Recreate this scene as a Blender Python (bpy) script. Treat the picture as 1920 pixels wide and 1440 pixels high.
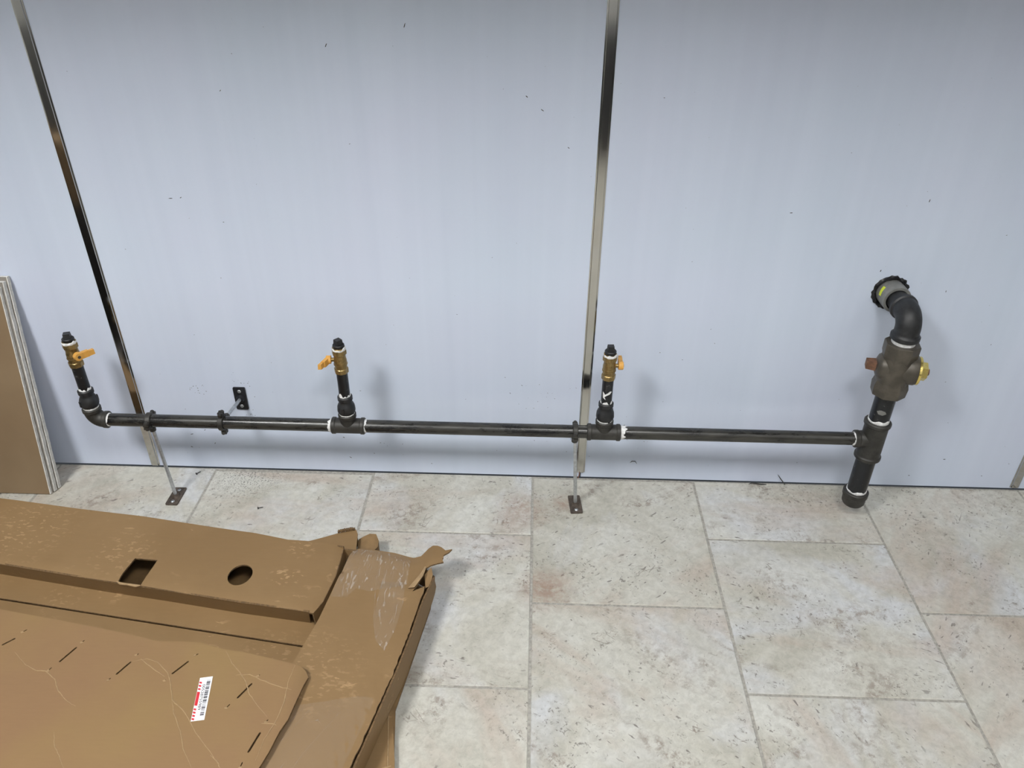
import bpy, bmesh, math, random
from math import sin, cos, pi, radians, sqrt, atan2
from mathutils import Vector, Matrix
from mathutils.geometry import delaunay_2d_cdt

for o in list(bpy.data.objects):
    bpy.data.objects.remove(o)
scene = bpy.context.scene
COL = scene.collection
rnd = random.Random(7)

# ------------------------------------------------------------------ camera
PITCH, YAW, ROLL = 0.56919, -0.02594, 0.01037
cam_d = bpy.data.cameras.new('camera')
cam_d.sensor_fit = 'HORIZONTAL'; cam_d.sensor_width = 36.0
cam_d.lens = 1470.1 / 1920 * 36.0
cam_d.clip_start = 0.02
cam = bpy.data.objects.new('camera', cam_d); COL.objects.link(cam)
fw = Vector((sin(YAW)*cos(PITCH), cos(YAW)*cos(PITCH), -sin(PITCH)))
rt = Vector((cos(YAW), -sin(YAW), 0)); up = rt.cross(fw)
r2 = cos(ROLL)*rt + sin(ROLL)*up; u2 = -sin(ROLL)*rt + cos(ROLL)*up
M = Matrix((r2, u2, -fw)).transposed().to_4x4()
M.translation = Vector((0.02529, -1.75487, 1.43614))
cam.matrix_world = M
scene.camera = cam

# ------------------------------------------------------------------ world + exposure
w = bpy.data.worlds.new('world'); scene.world = w; w.use_nodes = True
w.node_tree.nodes['Background'].inputs[0].default_value = (0.75, 0.85, 1, 1)
w.node_tree.nodes['Background'].inputs[1].default_value = 0.05
scene.view_settings.view_transform = 'Standard'
scene.view_settings.look = 'None'
scene.view_settings.exposure = 0.0
scene.view_settings.gamma = 1.0
scene.view_settings.use_curve_mapping = False
LAMP = 55.0                      # radiance of the ceiling panels
LAMP_COL = (1.0, 1.0, 0.985, 1)
# centres of the recessed ceiling panels (x, y, strength factor)
PANELS = [(-1.45, -1.92, 1.45), (0.45, -1.92, 0.68), (2.35, -1.92, 0.20),
          (-1.45, -3.9, 0.20), (0.45, -3.9, 0.20), (2.35, -3.9, 0.20)]
CEIL = 2.75

# ------------------------------------------------------------------ materials
def mat(name):
    m = bpy.data.materials.new(name); m.use_nodes = True
    nt = m.node_tree
    return m, nt, nt.nodes['Principled BSDF']
def node(nt, typ, **kw):
    n = nt.nodes.new(typ)
    for k, v in kw.items():
        if k.startswith('i_'):
            n.inputs[k[2:].replace('_', ' ')].default_value = v
        else:
            setattr(n, k, v)
    return n
def ramp(nt, fac, stops):
    r = nt.nodes.new('ShaderNodeValToRGB')
    e = r.color_ramp.elements
    while len(e) < len(stops): e.new(0.5)
    for i, (p, c) in enumerate(stops):
        e[i].position = p
        e[i].color = c if len(c) == 4 else (*c, 1)
    nt.links.new(fac, r.inputs[0])
    return r
def g(v): return (v, v, v, 1)
def mixc(nt, fac, a, b):
    m = nt.nodes.new('ShaderNodeMix'); m.data_type = 'RGBA'
    for idx, v in ((0, fac), (6, a), (7, b)):
        if hasattr(v, 'is_linked') or hasattr(v, 'links'): nt.links.new(v, m.inputs[idx])
        else: m.inputs[idx].default_value = v if idx == 0 else (*v, 1) if len(v) == 3 else v
    return m.outputs[2]
def coords(nt, scale=(1, 1, 1), kind='Object', rand=0.0, rot=(0, 0, 0)):
    tc = nt.nodes.new('ShaderNodeTexCoord')
    if kind == 'Position':
        src = nt.nodes.new('ShaderNodeNewGeometry').outputs['Position']
    else:
        src = tc.outputs[kind]
    mp = nt.nodes.new('ShaderNodeMapping')
    mp.inputs['Scale'].default_value = scale
    mp.inputs['Rotation'].default_value = rot
    nt.links.new(src, mp.inputs['Vector'])
    out = mp.outputs[0]
    if rand:
        oi = nt.nodes.new('ShaderNodeObjectInfo')
        mu = nt.nodes.new('ShaderNodeMath'); mu.operation = 'MULTIPLY'; mu.inputs[1].default_value = rand
        nt.links.new(oi.outputs['Random'], mu.inputs[0])
        ad = nt.nodes.new('ShaderNodeVectorMath'); ad.operation = 'ADD'
        nt.links.new(out, ad.inputs[0]); nt.links.new(mu.outputs[0], ad.inputs[1])
        out = ad.outputs[0]
    return out
def noise(nt, vec, scale, detail=4, rough=0.5, dist=0.0):
    n = node(nt, 'ShaderNodeTexNoise')
    n.inputs['Scale'].default_value = scale; n.inputs['Detail'].default_value = detail
    n.inputs['Roughness'].default_value = rough; n.inputs['Distortion'].default_value = dist
    nt.links.new(vec, n.inputs['Vector'])
    return n.outputs[0]
def math_(nt, op, a, b=None):
    m = nt.nodes.new('ShaderNodeMath'); m.operation = op
    for i, v in enumerate((a, b)):
        if v is None: continue
        if isinstance(v, (int, float)): m.inputs[i].default_value = v
        else: nt.links.new(v, m.inputs[i])
    return m.outputs[0]
def bump(nt, bsdf, h, strength=0.2, dist=0.002):
    b = nt.nodes.new('ShaderNodeBump'); b.inputs['Strength'].default_value = strength
    b.inputs['Distance'].default_value = dist
    nt.links.new(h, b.inputs['Height']); nt.links.new(b.outputs[0], bsdf.inputs['Normal'])
def simple(name, col, rough=0.5, metal=0.0, var=0.0, vscale=60, bmp=0.0, col2=None):
    m, nt, b = mat(name)
    b.inputs['Roughness'].default_value = rough; b.inputs['Metallic'].default_value = metal
    b.inputs['Base Color'].default_value = (*col, 1)
    if var or col2:
        n = noise(nt, coords(nt), vscale, 5, 0.6)
        c2 = col2 or tuple(min(1, c*(1+var)) for c in col)
        c1 = col if col2 else tuple(c*(1-var) for c in col)
        r = ramp(nt, n, [(0.38, c1), (0.64, c2)])
        nt.links.new(r.outputs[0], b.inputs['Base Color'])
        if bmp: bump(nt, b, n, bmp, 0.001)
    return m

MT = {}
# satin wall panel, pale blue grey, faint vertical streaks
m, nt, b = mat('panel_satin')
s1 = noise(nt, coords(nt, (9, 1, 0.35), 'Position'), 1.0, 3, 0.5)
s2 = noise(nt, coords(nt, (30, 1, 0.5), 'Position'), 1.0, 2, 0.5)
s3 = noise(nt, coords(nt, (1, 1, 1), 'Position'), 2.2, 3, 0.5)
st = math_(nt, 'ADD', math_(nt, 'MULTIPLY', s1, 0.6), math_(nt, 'MULTIPLY', s2, 0.4))
c = ramp(nt, st, [(0.3, (0.525, 0.585, 0.705)), (0.7, (0.605, 0.665, 0.79))])
c2 = ramp(nt, s3, [(0.35, (0.555, 0.635, 0.75)), (0.65, (0.575, 0.61, 0.755))])
cm = mixc(nt, 0.4, c.outputs[0], c2.outputs[0])
vo = node(nt, 'ShaderNodeTexVoronoi'); vo.inputs['Scale'].default_value = 26
nt.links.new(coords(nt, (1, 1, 1), 'Position'), vo.inputs['Vector'])
sp = ramp(nt, vo.outputs['Distance'], [(0.018, g(1)), (0.035, g(0))])
msk = ramp(nt, noise(nt, coords(nt, (1, 1, 1), 'Position'), 3.0, 2), [(0.5, g(0)), (0.62, g(0.6))])
cm = mixc(nt, math_(nt, 'MULTIPLY', sp.outputs[0], msk.outputs[0]), cm, (0.1, 0.1, 0.11))
nt.links.new(cm, b.inputs['Base Color'])
rr = ramp(nt, st, [(0.3, g(0.42)), (0.7, g(0.55))])
nt.links.new(rr.outputs[0], b.inputs['Roughness'])
b.inputs['Metallic'].default_value = 0.0
b.inputs['Specular IOR Level'].default_value = 0.35
MT['panel'] = m

MT['steel'] = simple('polished_steel', (0.62, 0.62, 0.62), 0.12, 1.0)
m, nt, b = mat('polished_trim')
b.inputs['Metallic'].default_value = 1.0
n = noise(nt, coords(nt, (3, 3, 0.5), 'Position'), 6.0, 4)
r = ramp(nt, n, [(0.35, g(0.06)), (0.7, g(0.16))]); nt.links.new(r.outputs[0], b.inputs['Roughness'])
r = ramp(nt, n, [(0.3, (0.44, 0.43, 0.41)), (0.7, (0.56, 0.55, 0.52))]); nt.links.new(r.outputs[0], b.inputs['Base Color'])
MT['trim'] = m

# floor tile: pale stone print with warm and cool clouds, flecks, dirt and hairline scratches
m, nt, b = mat('stone_tile')
def stain(nt, centre, r, soft=0.4):
    """soft disc of wear round a spot"""
    geo = nt.nodes.new('ShaderNodeNewGeometry')
    d = nt.nodes.new('ShaderNodeVectorMath'); d.operation = 'DISTANCE'
    nt.links.new(geo.outputs['Position'], d.inputs[0]); d.inputs[1].default_value = centre
    return ramp(nt, math_(nt, 'DIVIDE', d.outputs['Value'], r), [(soft, g(1)), (1.0, g(0))]).outputs[0]
def turned(nt, vec, amount):
    oi = nt.nodes.new('ShaderNodeObjectInfo')
    vr = nt.nodes.new('ShaderNodeVectorRotate'); vr.rotation_type = 'Z_AXIS'
    nt.links.new(vec, vr.inputs['Vector'])
    nt.links.new(math_(nt, 'MULTIPLY', oi.outputs['Random'], amount), vr.inputs['Angle'])
    return vr.outputs[0]
def stretched(nt, vec, sc):
    mp = nt.nodes.new('ShaderNodeMapping'); mp.inputs['Scale'].default_value = sc
    nt.links.new(vec, mp.inputs['Vector']); return mp.outputs[0]
P = coords(nt, (1, 1, 1), 'Position', 13.0)
PT = turned(nt, P, 9.0)
PS = stretched(nt, PT, (1.0, 0.32, 1))
PS2 = stretched(nt, turned(nt, P, 23.0), (0.25, 1.0, 1))
POS = coords(nt, (1, 1, 1), 'Position')
def band(n, stops): return ramp(nt, n, [(p_, g(v_)) for p_, v_ in stops]).outputs[0]
ct = ramp(nt, noise(nt, P, 4.0, 4, 0.62, 0.8), [(0.30, (0.405, 0.39, 0.33)), (0.46, (0.50, 0.485, 0.425)), (0.66, (0.585, 0.58, 0.535))]).outputs[0]
ct = mixc(nt, band(noise(nt, PT, 3.2, 4, 0.6, 0.6), [(0.50, 0), (0.66, 0.75)]), ct, (0.575, 0.59, 0.615))
ct = mixc(nt, band(noise(nt, PS, 6.0, 4, 0.65, 0.5), [(0.50, 0), (0.68, 0.65)]), ct, (0.43, 0.35, 0.285))
fm = ramp(nt, noise(nt, PT, 55, 4, 0.75, 0.4), [(0.33, (0.80, 0.795, 0.78)), (0.62, (1.08, 1.08, 1.08))]).outputs[0]
mm = nt.nodes.new('ShaderNodeMix'); mm.data_type = 'RGBA'; mm.blend_type = 'MULTIPLY'; mm.inputs[0].default_value = 0.75
nt.links.new(ct, mm.inputs[6]); nt.links.new(fm, mm.inputs[7]); ct = mm.outputs[2]
# brown dirt broken up by fine grain
dirt = math_(nt, 'MULTIPLY', band(noise(nt, PS, 9.0, 4, 0.65, 0.8), [(0.54, 0), (0.66, 1)]), band(noise(nt, PT, 48.0, 4, 0.78), [(0.46, 0), (0.60, 0.7)]))
ct = mixc(nt, dirt, ct, (0.24, 0.19, 0.155))
# flecks in loose clusters
fk = math_(nt, 'MULTIPLY', band(noise(nt, PT, 125, 3, 0.6, 0.3), [(0.60, 0), (0.67, 0.75)]), band(noise(nt, P, 7.0, 4, 0.6), [(0.47, 0), (0.60, 1)]))
ct = mixc(nt, fk, ct, (0.14, 0.12, 0.105))
fk = math_(nt, 'MULTIPLY', band(noise(nt, PS, 120, 2, 0.5, 0.2), [(0.665, 0), (0.71, 0.75)]), band(noise(nt, P, 5.0, 3, 0.6), [(0.42, 0), (0.55, 1)]))
ct = mixc(nt, fk, ct, (0.12, 0.10, 0.09))
# hairline scratches: thin iso-lines of stretched noise
def scratches(vec, scale, mscale, wdt, mlo, dist):
    d = math_(nt, 'ABSOLUTE', math_(nt, 'SUBTRACT', noise(nt, vec, scale, 2, 0.5, dist), 0.5))
    return math_(nt, 'MULTIPLY', band(d, [(0.0, 1), (wdt, 0)]), band(noise(nt, PT, mscale, 4, 0.65), [(mlo, 0), (mlo+0.05, 0.85)]))
ct = mixc(nt, scratches(PS, 26.0, 15.0, 0.011, 0.585, 0.08), ct, (0.19, 0.165, 0.14))
ct = mixc(nt, scratches(PS2, 20.0, 15.0, 0.010, 0.60, 0.1), ct, (0.22, 0.19, 0.165))
ct = mixc(nt, scratches(PT, 40.0, 15.0, 0.014, 0.615, 0.2), ct, (0.25, 0.20, 0.165))
# rust brown stains round the right floor plate, dark grit by the wall gap
grain = band(noise(nt, POS, 60.0, 5, 0.7), [(0.40, 0.3), (0.56, 1)])
for cc, rr_, kk in (((0.012, -0.135, 0), 0.085, 0.6), ((0.125, -0.112, 0), 0.045, 0.6), ((0.075, -0.425, 0), 0.085, 0.75), ((-0.02, -0.20, 0), 0.07, 0.35)):
    ct = mixc(nt, math_(nt, 'MULTIPLY', math_(nt, 'MULTIPLY', stain(nt, cc, rr_, 0.15), grain), kk), ct, (0.30, 0.19, 0.14))
gr_ = band(noise(nt, POS, 210.0, 2, 0.6), [(0.56, 0), (0.62, 0.9)])
for cc, rr_ in (((-0.80, -0.02, 0), 0.13), ((-0.74, -0.03, 0), 0.12)):
    ct = mixc(nt, math_(nt, 'MULTIPLY', stain(nt, cc, rr_, 0.1), gr_), ct, (0.12, 0.11, 0.10))
nt.links.new(ct, b.inputs['Base Color'])
rr = ramp(nt, noise(nt, P, 14, 4), [(0.3, g(0.36)), (0.7, g(0.55))]); nt.links.new(rr.outputs[0], b.inputs['Roughness'])
bump(nt, b, noise(nt, P, 22, 4, 0.6), 0.25, 0.002)
MT['tile'] = m
MT['grout'] = simple('grout', (0.35, 0.335, 0.30), 0.9, 0, 0.2, 120, 0.3)

# cardboard
def kraft(name, c1, c2, scuff=True, rough=0.62, spots=()):
    m, nt, b = mat(name)
    P = coords(nt, (1, 1, 1), 'Position')
    a = ramp(nt, noise(nt, P, 4.0, 4, 0.55), [(0.35, c1), (0.66, c2)])
    col = a.outputs[0]
    fl = noise(nt, coords(nt, (30, 220, 30), 'Position', 0, (0, 0, 0.14)), 1.0, 2, 0.5)
    k = ramp(nt, fl, [(0.35, g(0.94)), (0.65, g(1.05))])
    mm = nt.nodes.new('ShaderNodeMix'); mm.data_type = 'RGBA'; mm.blend_type = 'MULTIPLY'; mm.inputs[0].default_value = 0.2
    nt.links.new(col, mm.inputs[6]); nt.links.new(k.outputs[0], mm.inputs[7]); col = mm.outputs[2]
    if scuff:
        s = math_(nt, 'MULTIPLY', ramp(nt, noise(nt, coords(nt, (0.55, 1, 1), 'Position', 0, (0, 0, 0.5)), 60, 4, 0.55, 0.4), [(0.60, g(0)), (0.66, g(1))]).outputs[0],
                  ramp(nt, noise(nt, P, 8, 3), [(0.55, g(0)), (0.64, g(0.55))]).outputs[0])
        col = mixc(nt, s, col, tuple(min(1, x*1.75+0.03) for x in c2))
    sk = None
    for cc, rr_, kk in spots:
        sk = sk or ramp(nt, noise(nt, coords(nt, (0.8, 1.5, 1), 'Position', 0, (0, 0, 0.35)), 85, 2, 0.5, 0.2), [(0.58, g(0)), (0.63, g(1))]).outputs[0]
        col = mixc(nt, math_(nt, 'MULTIPLY', math_(nt, 'MULTIPLY', stain(nt, cc, rr_, 0.35), sk), kk), col, tuple(min(1, x*1.6+0.03) for x in c2))
    nt.links.new(col, b.inputs['Base Color'])
    b.inputs['Roughness'].default_value = rough
    b.inputs['Specular IOR Level'].default_value = 0.3
    bump(nt, b, math_(nt, 'ADD', noise(nt, P, 16, 3, 0.5), math_(nt, 'MULTIPLY', fl, 0.03)), 0.22, 0.004)
    return m
MT['kraft'] = kraft('kraft_board', (0.222, 0.137, 0.061), (0.252, 0.159, 0.074), True, 0.62,
    (((-1.20, -0.36, 0.085), 0.14, 0.5), ((-0.93, -0.43, 0.085), 0.09, 0.45), ((-0.535, -0.49, 0.085), 0.035, 0.75), ((-0.50, -0.49, 0.085), 0.025, 0.8),
     ((-0.51, -0.40, 0.085), 0.04, 0.6), ((-0.40, -0.75, 0.088), 0.13, 0.35), ((-0.52, -0.66, 0.02), 0.09, 0.35), ((-1.05, -0.52, 0.02), 0.06, 0.3)))
MT['kraft_sheet'] = kraft('kraft_board_rosy', (0.245, 0.146, 0.073), (0.262, 0.168, 0.073), False)
MT['kraft_edge'] = simple('kraft_cut_edge', (0.135, 0.08, 0.034), 0.9, 0, 0.35, 160)
MT['kraft_light'] = simple('kraft_fold', (0.335, 0.225, 0.115), 0.8, 0, 0.12, 90)
MT['kraft_in'] = simple('kraft_inside', (0.23, 0.14, 0.06), 0.8, 0, 0.12, 30)
m, nt, b = mat('clear_tape')
b.inputs['Base Color'].default_value = (0.70, 0.60, 0.50, 1); b.inputs['Roughness'].default_value = 0.14
P = coords(nt, (1, 1, 1), 'Position')
wr = noise(nt, coords(nt, (1.6, 0.35, 1), 'Position', 0, (0, 0, 0.15)), 60, 4, 0.6, 1.2)
k = ramp(nt, wr, [(0.50, g(0.04)), (0.58, g(0.06)), (0.64, g(0.40)), (0.69, g(0.08))])  # pale, more opaque streaks paint in the highlights on the wrinkles
nt.links.new(k.outputs[0], b.inputs['Alpha'])
bump(nt, b, wr, 0.9, 0.006)
MT['tape'] = m
m, nt, b = mat('clear_tape_smooth')
b.inputs['Base Color'].default_value = (0.66, 0.58, 0.50, 1); b.inputs['Roughness'].default_value = 0.22
b.inputs['Alpha'].default_value = 0.035
MT['tape_smooth'] = m

# metals and paint of the pipework
m, nt, b = mat('black_pipe')
P = coords(nt, (1, 1, 1), 'Position')
n1 = noise(nt, coords(nt, (6, 25, 25), 'Position'), 1.6, 5, 0.62, 0.3)
r = ramp(nt, n1, [(0.38, (0.008, 0.008, 0.009)), (0.50, (0.026, 0.025, 0.022)), (0.68, (0.050, 0.047, 0.040))])
nt.links.new(r.outputs[0], b.inputs['Base Color'])
r = ramp(nt, n1, [(0.36, g(0.20)), (0.6, g(0.36))]); nt.links.new(r.outputs[0], b.inputs['Roughness'])
MT['pipe'] = m
m, nt, b = mat('black_nipple')
n1 = noise(nt, coords(nt, (1, 1, 1), 'Position'), 90, 5, 0.7)
r = ramp(nt, n1, [(0.55, (0.006, 0.007, 0.009)), (0.64, (0.014, 0.014, 0.016)), (0.72, (0.22, 0.22, 0.21))])
nt.links.new(r.outputs[0], b.inputs['Base Color']); b.inputs['Roughness'].default_value = 0.32
MT['nipple'] = m
MT['iron'] = simple('malleable_iron', (0.036, 0.034, 0.030), 0.5, 0.2, 0.3, 40, 0.15)
MT['iron_black'] = simple('black_iron', (0.018, 0.0185, 0.020), 0.48, 0.1, 0.35, 60, 0.15)
MT['iron_brown'] = simple('brown_cast_iron', (0.084, 0.073, 0.058), 0.42, 0.3, 0.22, 34, 0.12)
MT['rust'] = simple('rusty_steel', (0.17, 0.085, 0.05), 0.75, 0.1, 0.3, 90, 0.3)
MT['brass'] = simple('brass', (0.29, 0.205, 0.085), 0.34, 0.8, 0.2, 110, 0.2)
MT['zinc_yellow'] = simple('yellow_zinc', (0.78, 0.62, 0.20), 0.24, 0.9, 0.1, 80)
MT['yellow'] = simple('yellow_coating', (0.66, 0.34, 0.07), 0.42, 0, 0.08, 60)
MT['zinc'] = simple('zinc_rod', (0.50, 0.52, 0.54), 0.38, 0.8, 0.15, 120)
MT['white'] = simple('thread_sealant', (0.62, 0.62, 0.61), 0.7, 0, 0, 130, 0.3, (0.86, 0.86, 0.86))
MT['plate_brown'] = simple('brown_plate', (0.095, 0.075, 0.06), 0.5, 0.4, 0.3, 90, 0.1)
MT['plate_black'] = simple('black_plate', (0.012, 0.013, 0.017), 0.4, 0.2, 0.2, 90)
MT['sleeve'] = simple('grey_sleeve', (0.19, 0.19, 0.18), 0.5, 0.2, 0.15, 40)
MT['mastic'] = simple('black_mastic', (0.010, 0.010, 0.012), 0.35, 0, 0.3, 120, 0.5)
MT['lime'] = simple('lime_marking', (0.62, 0.70, 0.05), 0.5)
MT['dark'] = simple('dark_debris', (0.03, 0.028, 0.026), 0.6)
MT['cavity_shade'] = simple('cavity_shade', (0.03, 0.028, 0.026), 0.9)  # wall backing coloured near black: the shade inside the hole is painted in
MT['copper'] = simple('bare_wire', (0.28, 0.10, 0.05), 0.5, 0.5)
MT['gypsum'] = simple('gypsum_core', (0.62, 0.61, 0.58), 0.85, 0, 0.1, 120, 0.4)
m, nt, b = mat('brown_board_paper')
n1 = noise(nt, coords(nt, (1, 1, 1)), 7, 4)
r = ramp(nt, n1, [(0.3, (0.20, 0.135, 0.075)), (0.7, (0.235, 0.165, 0.095))]); nt.links.new(r.outputs[0], b.inputs['Base Color'])
b.inputs['Roughness'].default_value = 0.6
MT['board_paper'] = m
MT['paper_gap_shade'] = simple('gap_shade_paper', (0.22, 0.20, 0.175), 0.7)  # paper darkened to draw the shaded gaps between the stacked boards
MT['label'] = simple('label_paper', (0.88, 0.88, 0.90), 0.35)
MT['ink'] = simple('black_ink', (0.012, 0.012, 0.02), 0.5)
MT['ink_red'] = simple('red_ink', (0.62, 0.03, 0.04), 0.5)
MT['paint'] = simple('painted_wall', (0.50, 0.50, 0.49), 0.85, 0, 0.03, 5)
MT['paint_white'] = simple('white_wall', (0.66, 0.66, 0.65), 0.8, 0, 0.03, 5)
MT['ceiling'] = simple('ceiling_white', (0.55, 0.55, 0.54), 0.9, 0, 0.03, 5)
MT['hood'] = simple('hood_steel', (0.42, 0.42, 0.42), 0.45, 0.8, 0.05, 20)
MT['black_plastic'] = simple('black_plastic', (0.01, 0.01, 0.011), 0.5)
MT['dark_cab'] = simple('dark_cabinet', (0.045, 0.045, 0.048), 0.45, 0.2, 0.2, 10)

# ------------------------------------------------------------------ geometry helpers
def frame(axis):
    a = Vector(axis).normalized()
    h = Vector((0, 0, 1)) if abs(a.z) < 0.9 else Vector((0, -1, 0))
    u = h.cross(a).normalized(); v = a.cross(u)
    return a, u, v
class G:
    def __init__(s): s.v = []; s.f = []; s.mi = []; s.sm = []
    def add(s, verts, faces, mi=0, sm=True):
        o = len(s.v); s.v += [Vector(x) for x in verts]
        for f in faces: s.f.append([i+o for i in f]); s.mi.append(mi); s.sm.append(sm)
        return s
    def lathe(s, org, axis, prof, n=24, rot=0.0, caps=True, mi=0, jit=None):
        """prof: list of (t along the axis, radius)"""
        org = Vector(org); a, u, v = frame(axis)
        vs = []; fs = []
        for k, (t, r) in enumerate(prof):
            for i in range(n):
                q = 2*pi*i/n + rot
                tt, rr_ = (t, r) if jit is None else jit(k, i, t, r)
                vs.append(org + a*tt + (u*cos(q) + v*sin(q))*rr_)
        for k in range(len(prof)-1):
            for i in range(n):
                j = (i+1) % n
                fs.append((k*n+i, k*n+j, (k+1)*n+j, (k+1)*n+i))
        if caps:
            fs.append(tuple(reversed(range(n)))); b0 = (len(prof)-1)*n
            fs.append(tuple(range(b0, b0+n)))
        return s.add(vs, fs, mi, n > 8)
    def cyl(s, p0, p1, r, n=20, **k):
        p0 = Vector(p0); p1 = Vector(p1); L = (p1-p0).length
        return s.lathe(p0, p1-p0, [(0, r), (L, r)], n, **k)
    def tube(s, path, radii, n=12, caps=True, mi=0):
        path = [Vector(q) for q in path]
        if isinstance(radii, (int, float)): radii = [radii]*len(path)
        vs = []; fs = []; pu = None
        for k, q in enumerate(path):
            d = (path[min(k+1, len(path)-1)] - path[max(k-1, 0)]).normalized()
            if pu is None: _, u, _ = frame(d)
            else: u = (pu - d*pu.dot(d)).normalized()
            pu = u; v = d.cross(u)
            for i in range(n):
                a = 2*pi*i/n
                vs.append(q + (u*cos(a)+v*sin(a))*radii[k])
        for k in range(len(path)-1):
            for i in range(n):
                j = (i+1) % n; fs.append((k*n+i, k*n+j, (k+1)*n+j, (k+1)*n+i))
        if caps:
            fs.append(tuple(reversed(range(n)))); b0 = (len(path)-1)*n; fs.append(tuple(range(b0, b0+n)))
        return s.add(vs, fs, mi)
    def box(s, c, size, ax=None, mi=0, taper=1.0):
        c = Vector(c); X, Y, Z = ax or (Vector((1, 0, 0)), Vector((0, 1, 0)), Vector((0, 0, 1)))
        hx, hy, hz = [q/2 for q in size]
        vs = []
        for z in (-1, 1):
            k = taper if z > 0 else 1
            for x, y in ((-1, -1), (1, -1), (1, 1), (-1, 1)):
                vs.append(c + X*(x*hx*k) + Y*(y*hy*k) + Z*(z*hz))
        fs = [(3, 2, 1, 0), (4, 5, 6, 7), (0, 1, 5, 4), (1, 2, 6, 5), (2, 3, 7, 6), (3, 0, 4, 7)]
        return s.add(vs, fs, mi, False)
    def bbox(s, lo, hi, mi=0):
        lo = Vector(lo); hi = Vector(hi)
        return s.box((lo+hi)/2, hi-lo, mi=mi)
    def cbox(s, lo, hi, ch=0.0015, mi=0):
        """box with chamfered top rim"""
        x0, y0, z0 = lo; x1, y1, z1 = hi
        vs = [(x0, y0, z0), (x1, y0, z0), (x1, y1, z0), (x0, y1, z0),
              (x0, y0, z1-ch), (x1, y0, z1-ch), (x1, y1, z1-ch), (x0, y1, z1-ch),
              (x0+ch, y0+ch, z1), (x1-ch, y0+ch, z1), (x1-ch, y1-ch, z1), (x0+ch, y1-ch, z1)]
        fs = [(3, 2, 1, 0), (8, 9, 10, 11)]
        for b0 in (0, 4):
            for i in range(4):
                j = (i+1) % 4; fs.append((b0+i, b0+j, b0+4+j, b0+4+i))
        return s.add(vs, fs, mi, False)
    def prism(s, poly, F0, F1, mi=0, side=None):
        """poly 2D, F0/F1 map (u,v) to the two faces"""
        n = len(poly)
        vs = [F0(*q) for q in poly] + [F1(*q) for q in poly]
        s.add(vs, [tuple(range(n)), tuple(reversed(range(n, 2*n)))], mi, False)
        s.add(vs, [(i, i+n, (i+1) % n+n, (i+1) % n) for i in range(n)], mi if side is None else side, False)
        return s
    def sheet(s, outline, holes, F, step=0.02, mi=0, side=1):
        """thin board: F(u, v, k) gives the front (k=0) and back (k=1) surface"""
        def resample(p, closed=True):
            out = []
            for i in range(len(p)):
                a = Vector(p[i]); b_ = Vector(p[(i+1) % len(p)])
                m_ = max(1, int((b_-a).length/step))
                for k in range(m_): out.append(a.lerp(b_, k/m_))
            return out
        loops = [resample(outline)] + [resample(h) for h in holes]
        pts = []; edges = []
        for lp in loops:
            o = len(pts); pts += lp
            edges += [(o+i, o+(i+1) % len(lp)) for i in range(len(lp))]
        def inside(q, lp):
            c_ = False; j = len(lp)-1
            for i in range(len(lp)):
                if (lp[i].y > q.y) != (lp[j].y > q.y) and q.x < (lp[j].x-lp[i].x)*(q.y-lp[i].y)/(lp[j].y-lp[i].y)+lp[i].x: c_ = not c_
                j = i
            return c_
        xs = [q.x for q in loops[0]]; ys = [q.y for q in loops[0]]
        bp = list(pts)
        y = min(ys)
        while y < max(ys):
            x = min(xs)
            while x < max(xs):
                q = Vector((x, y))
                if inside(q, loops[0]) and min((q-e).length_squared for e in bp) > (0.45*step)**2 and not any(inside(q, h) for h in loops[1:]):
                    pts.append(q)
                x += step
            y += step
        vc, ve, vf, *_ = delaunay_2d_cdt(pts, edges, [], 0, 1e-7)
        keep = []
        for f in vf:
            cen = sum((Vector(vc[i]) for i in f), Vector((0, 0)))/len(f)
            if inside(cen, loops[0]) and not any(inside(cen, h) for h in loops[1:]): keep.append(tuple(f))
        top = [F(q[0], q[1], 0) for q in vc]; bot = [F(q[0], q[1], 1) for q in vc]
        cnt = {}
        for f in keep:
            for i in range(len(f)):
                e = (f[i], f[(i+1) % len(f)])
                cnt[e] = 1
        s.add(top, keep, mi); s.add(bot, [tuple(reversed(f)) for f in keep], mi)
        bd = [e for e in cnt if (e[1], e[0]) not in cnt]
        n = len(vc)
        s.add(top+bot, [(b_, a, a+n, b_+n) for a, b_ in bd], side, False)
        return s

def wloc(o):
    v = Vector((0, 0, 0))
    while o: v += o.location; o = o.parent
    return v
def mk(name, geo, mats, parent=None, loc=None, sharp=38, **props):
    """one mesh object; geometry is given in world coordinates"""
    base = wloc(parent) if parent else Vector((0, 0, 0))
    l = Vector(loc) if loc is not None else Vector((0, 0, 0))
    me = bpy.data.meshes.new(name)
    me.from_pydata([q - base - l for q in geo.v], [], geo.f)
    if not isinstance(mats, (list, tuple)): mats = [mats]
    for q in mats: me.materials.append(MT[q])
    me.polygons.foreach_set('material_index', [min(i, len(mats)-1) for i in geo.mi])
    me.polygons.foreach_set('use_smooth', geo.sm)
    me.update(); me.set_sharp_from_angle(angle=radians(sharp))
    o = bpy.data.objects.new(name, me); COL.objects.link(o)
    o.location = l; o.parent = parent
    for k, q in props.items(): o[k] = q
    return o
def thing(name, label, cat, loc, group=None):
    o = bpy.data.objects.new(name, None); COL.objects.link(o)
    o.location = loc; o.empty_display_size = 0.05
    o['label'] = label; o['category'] = cat
    if group: o['group'] = group
    return o
def struct(name, geo, mats, label=None, loc=None):
    o = mk(name, geo, mats, None, loc); o['kind'] = 'structure'
    if label: o['label'] = label
    return o

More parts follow.
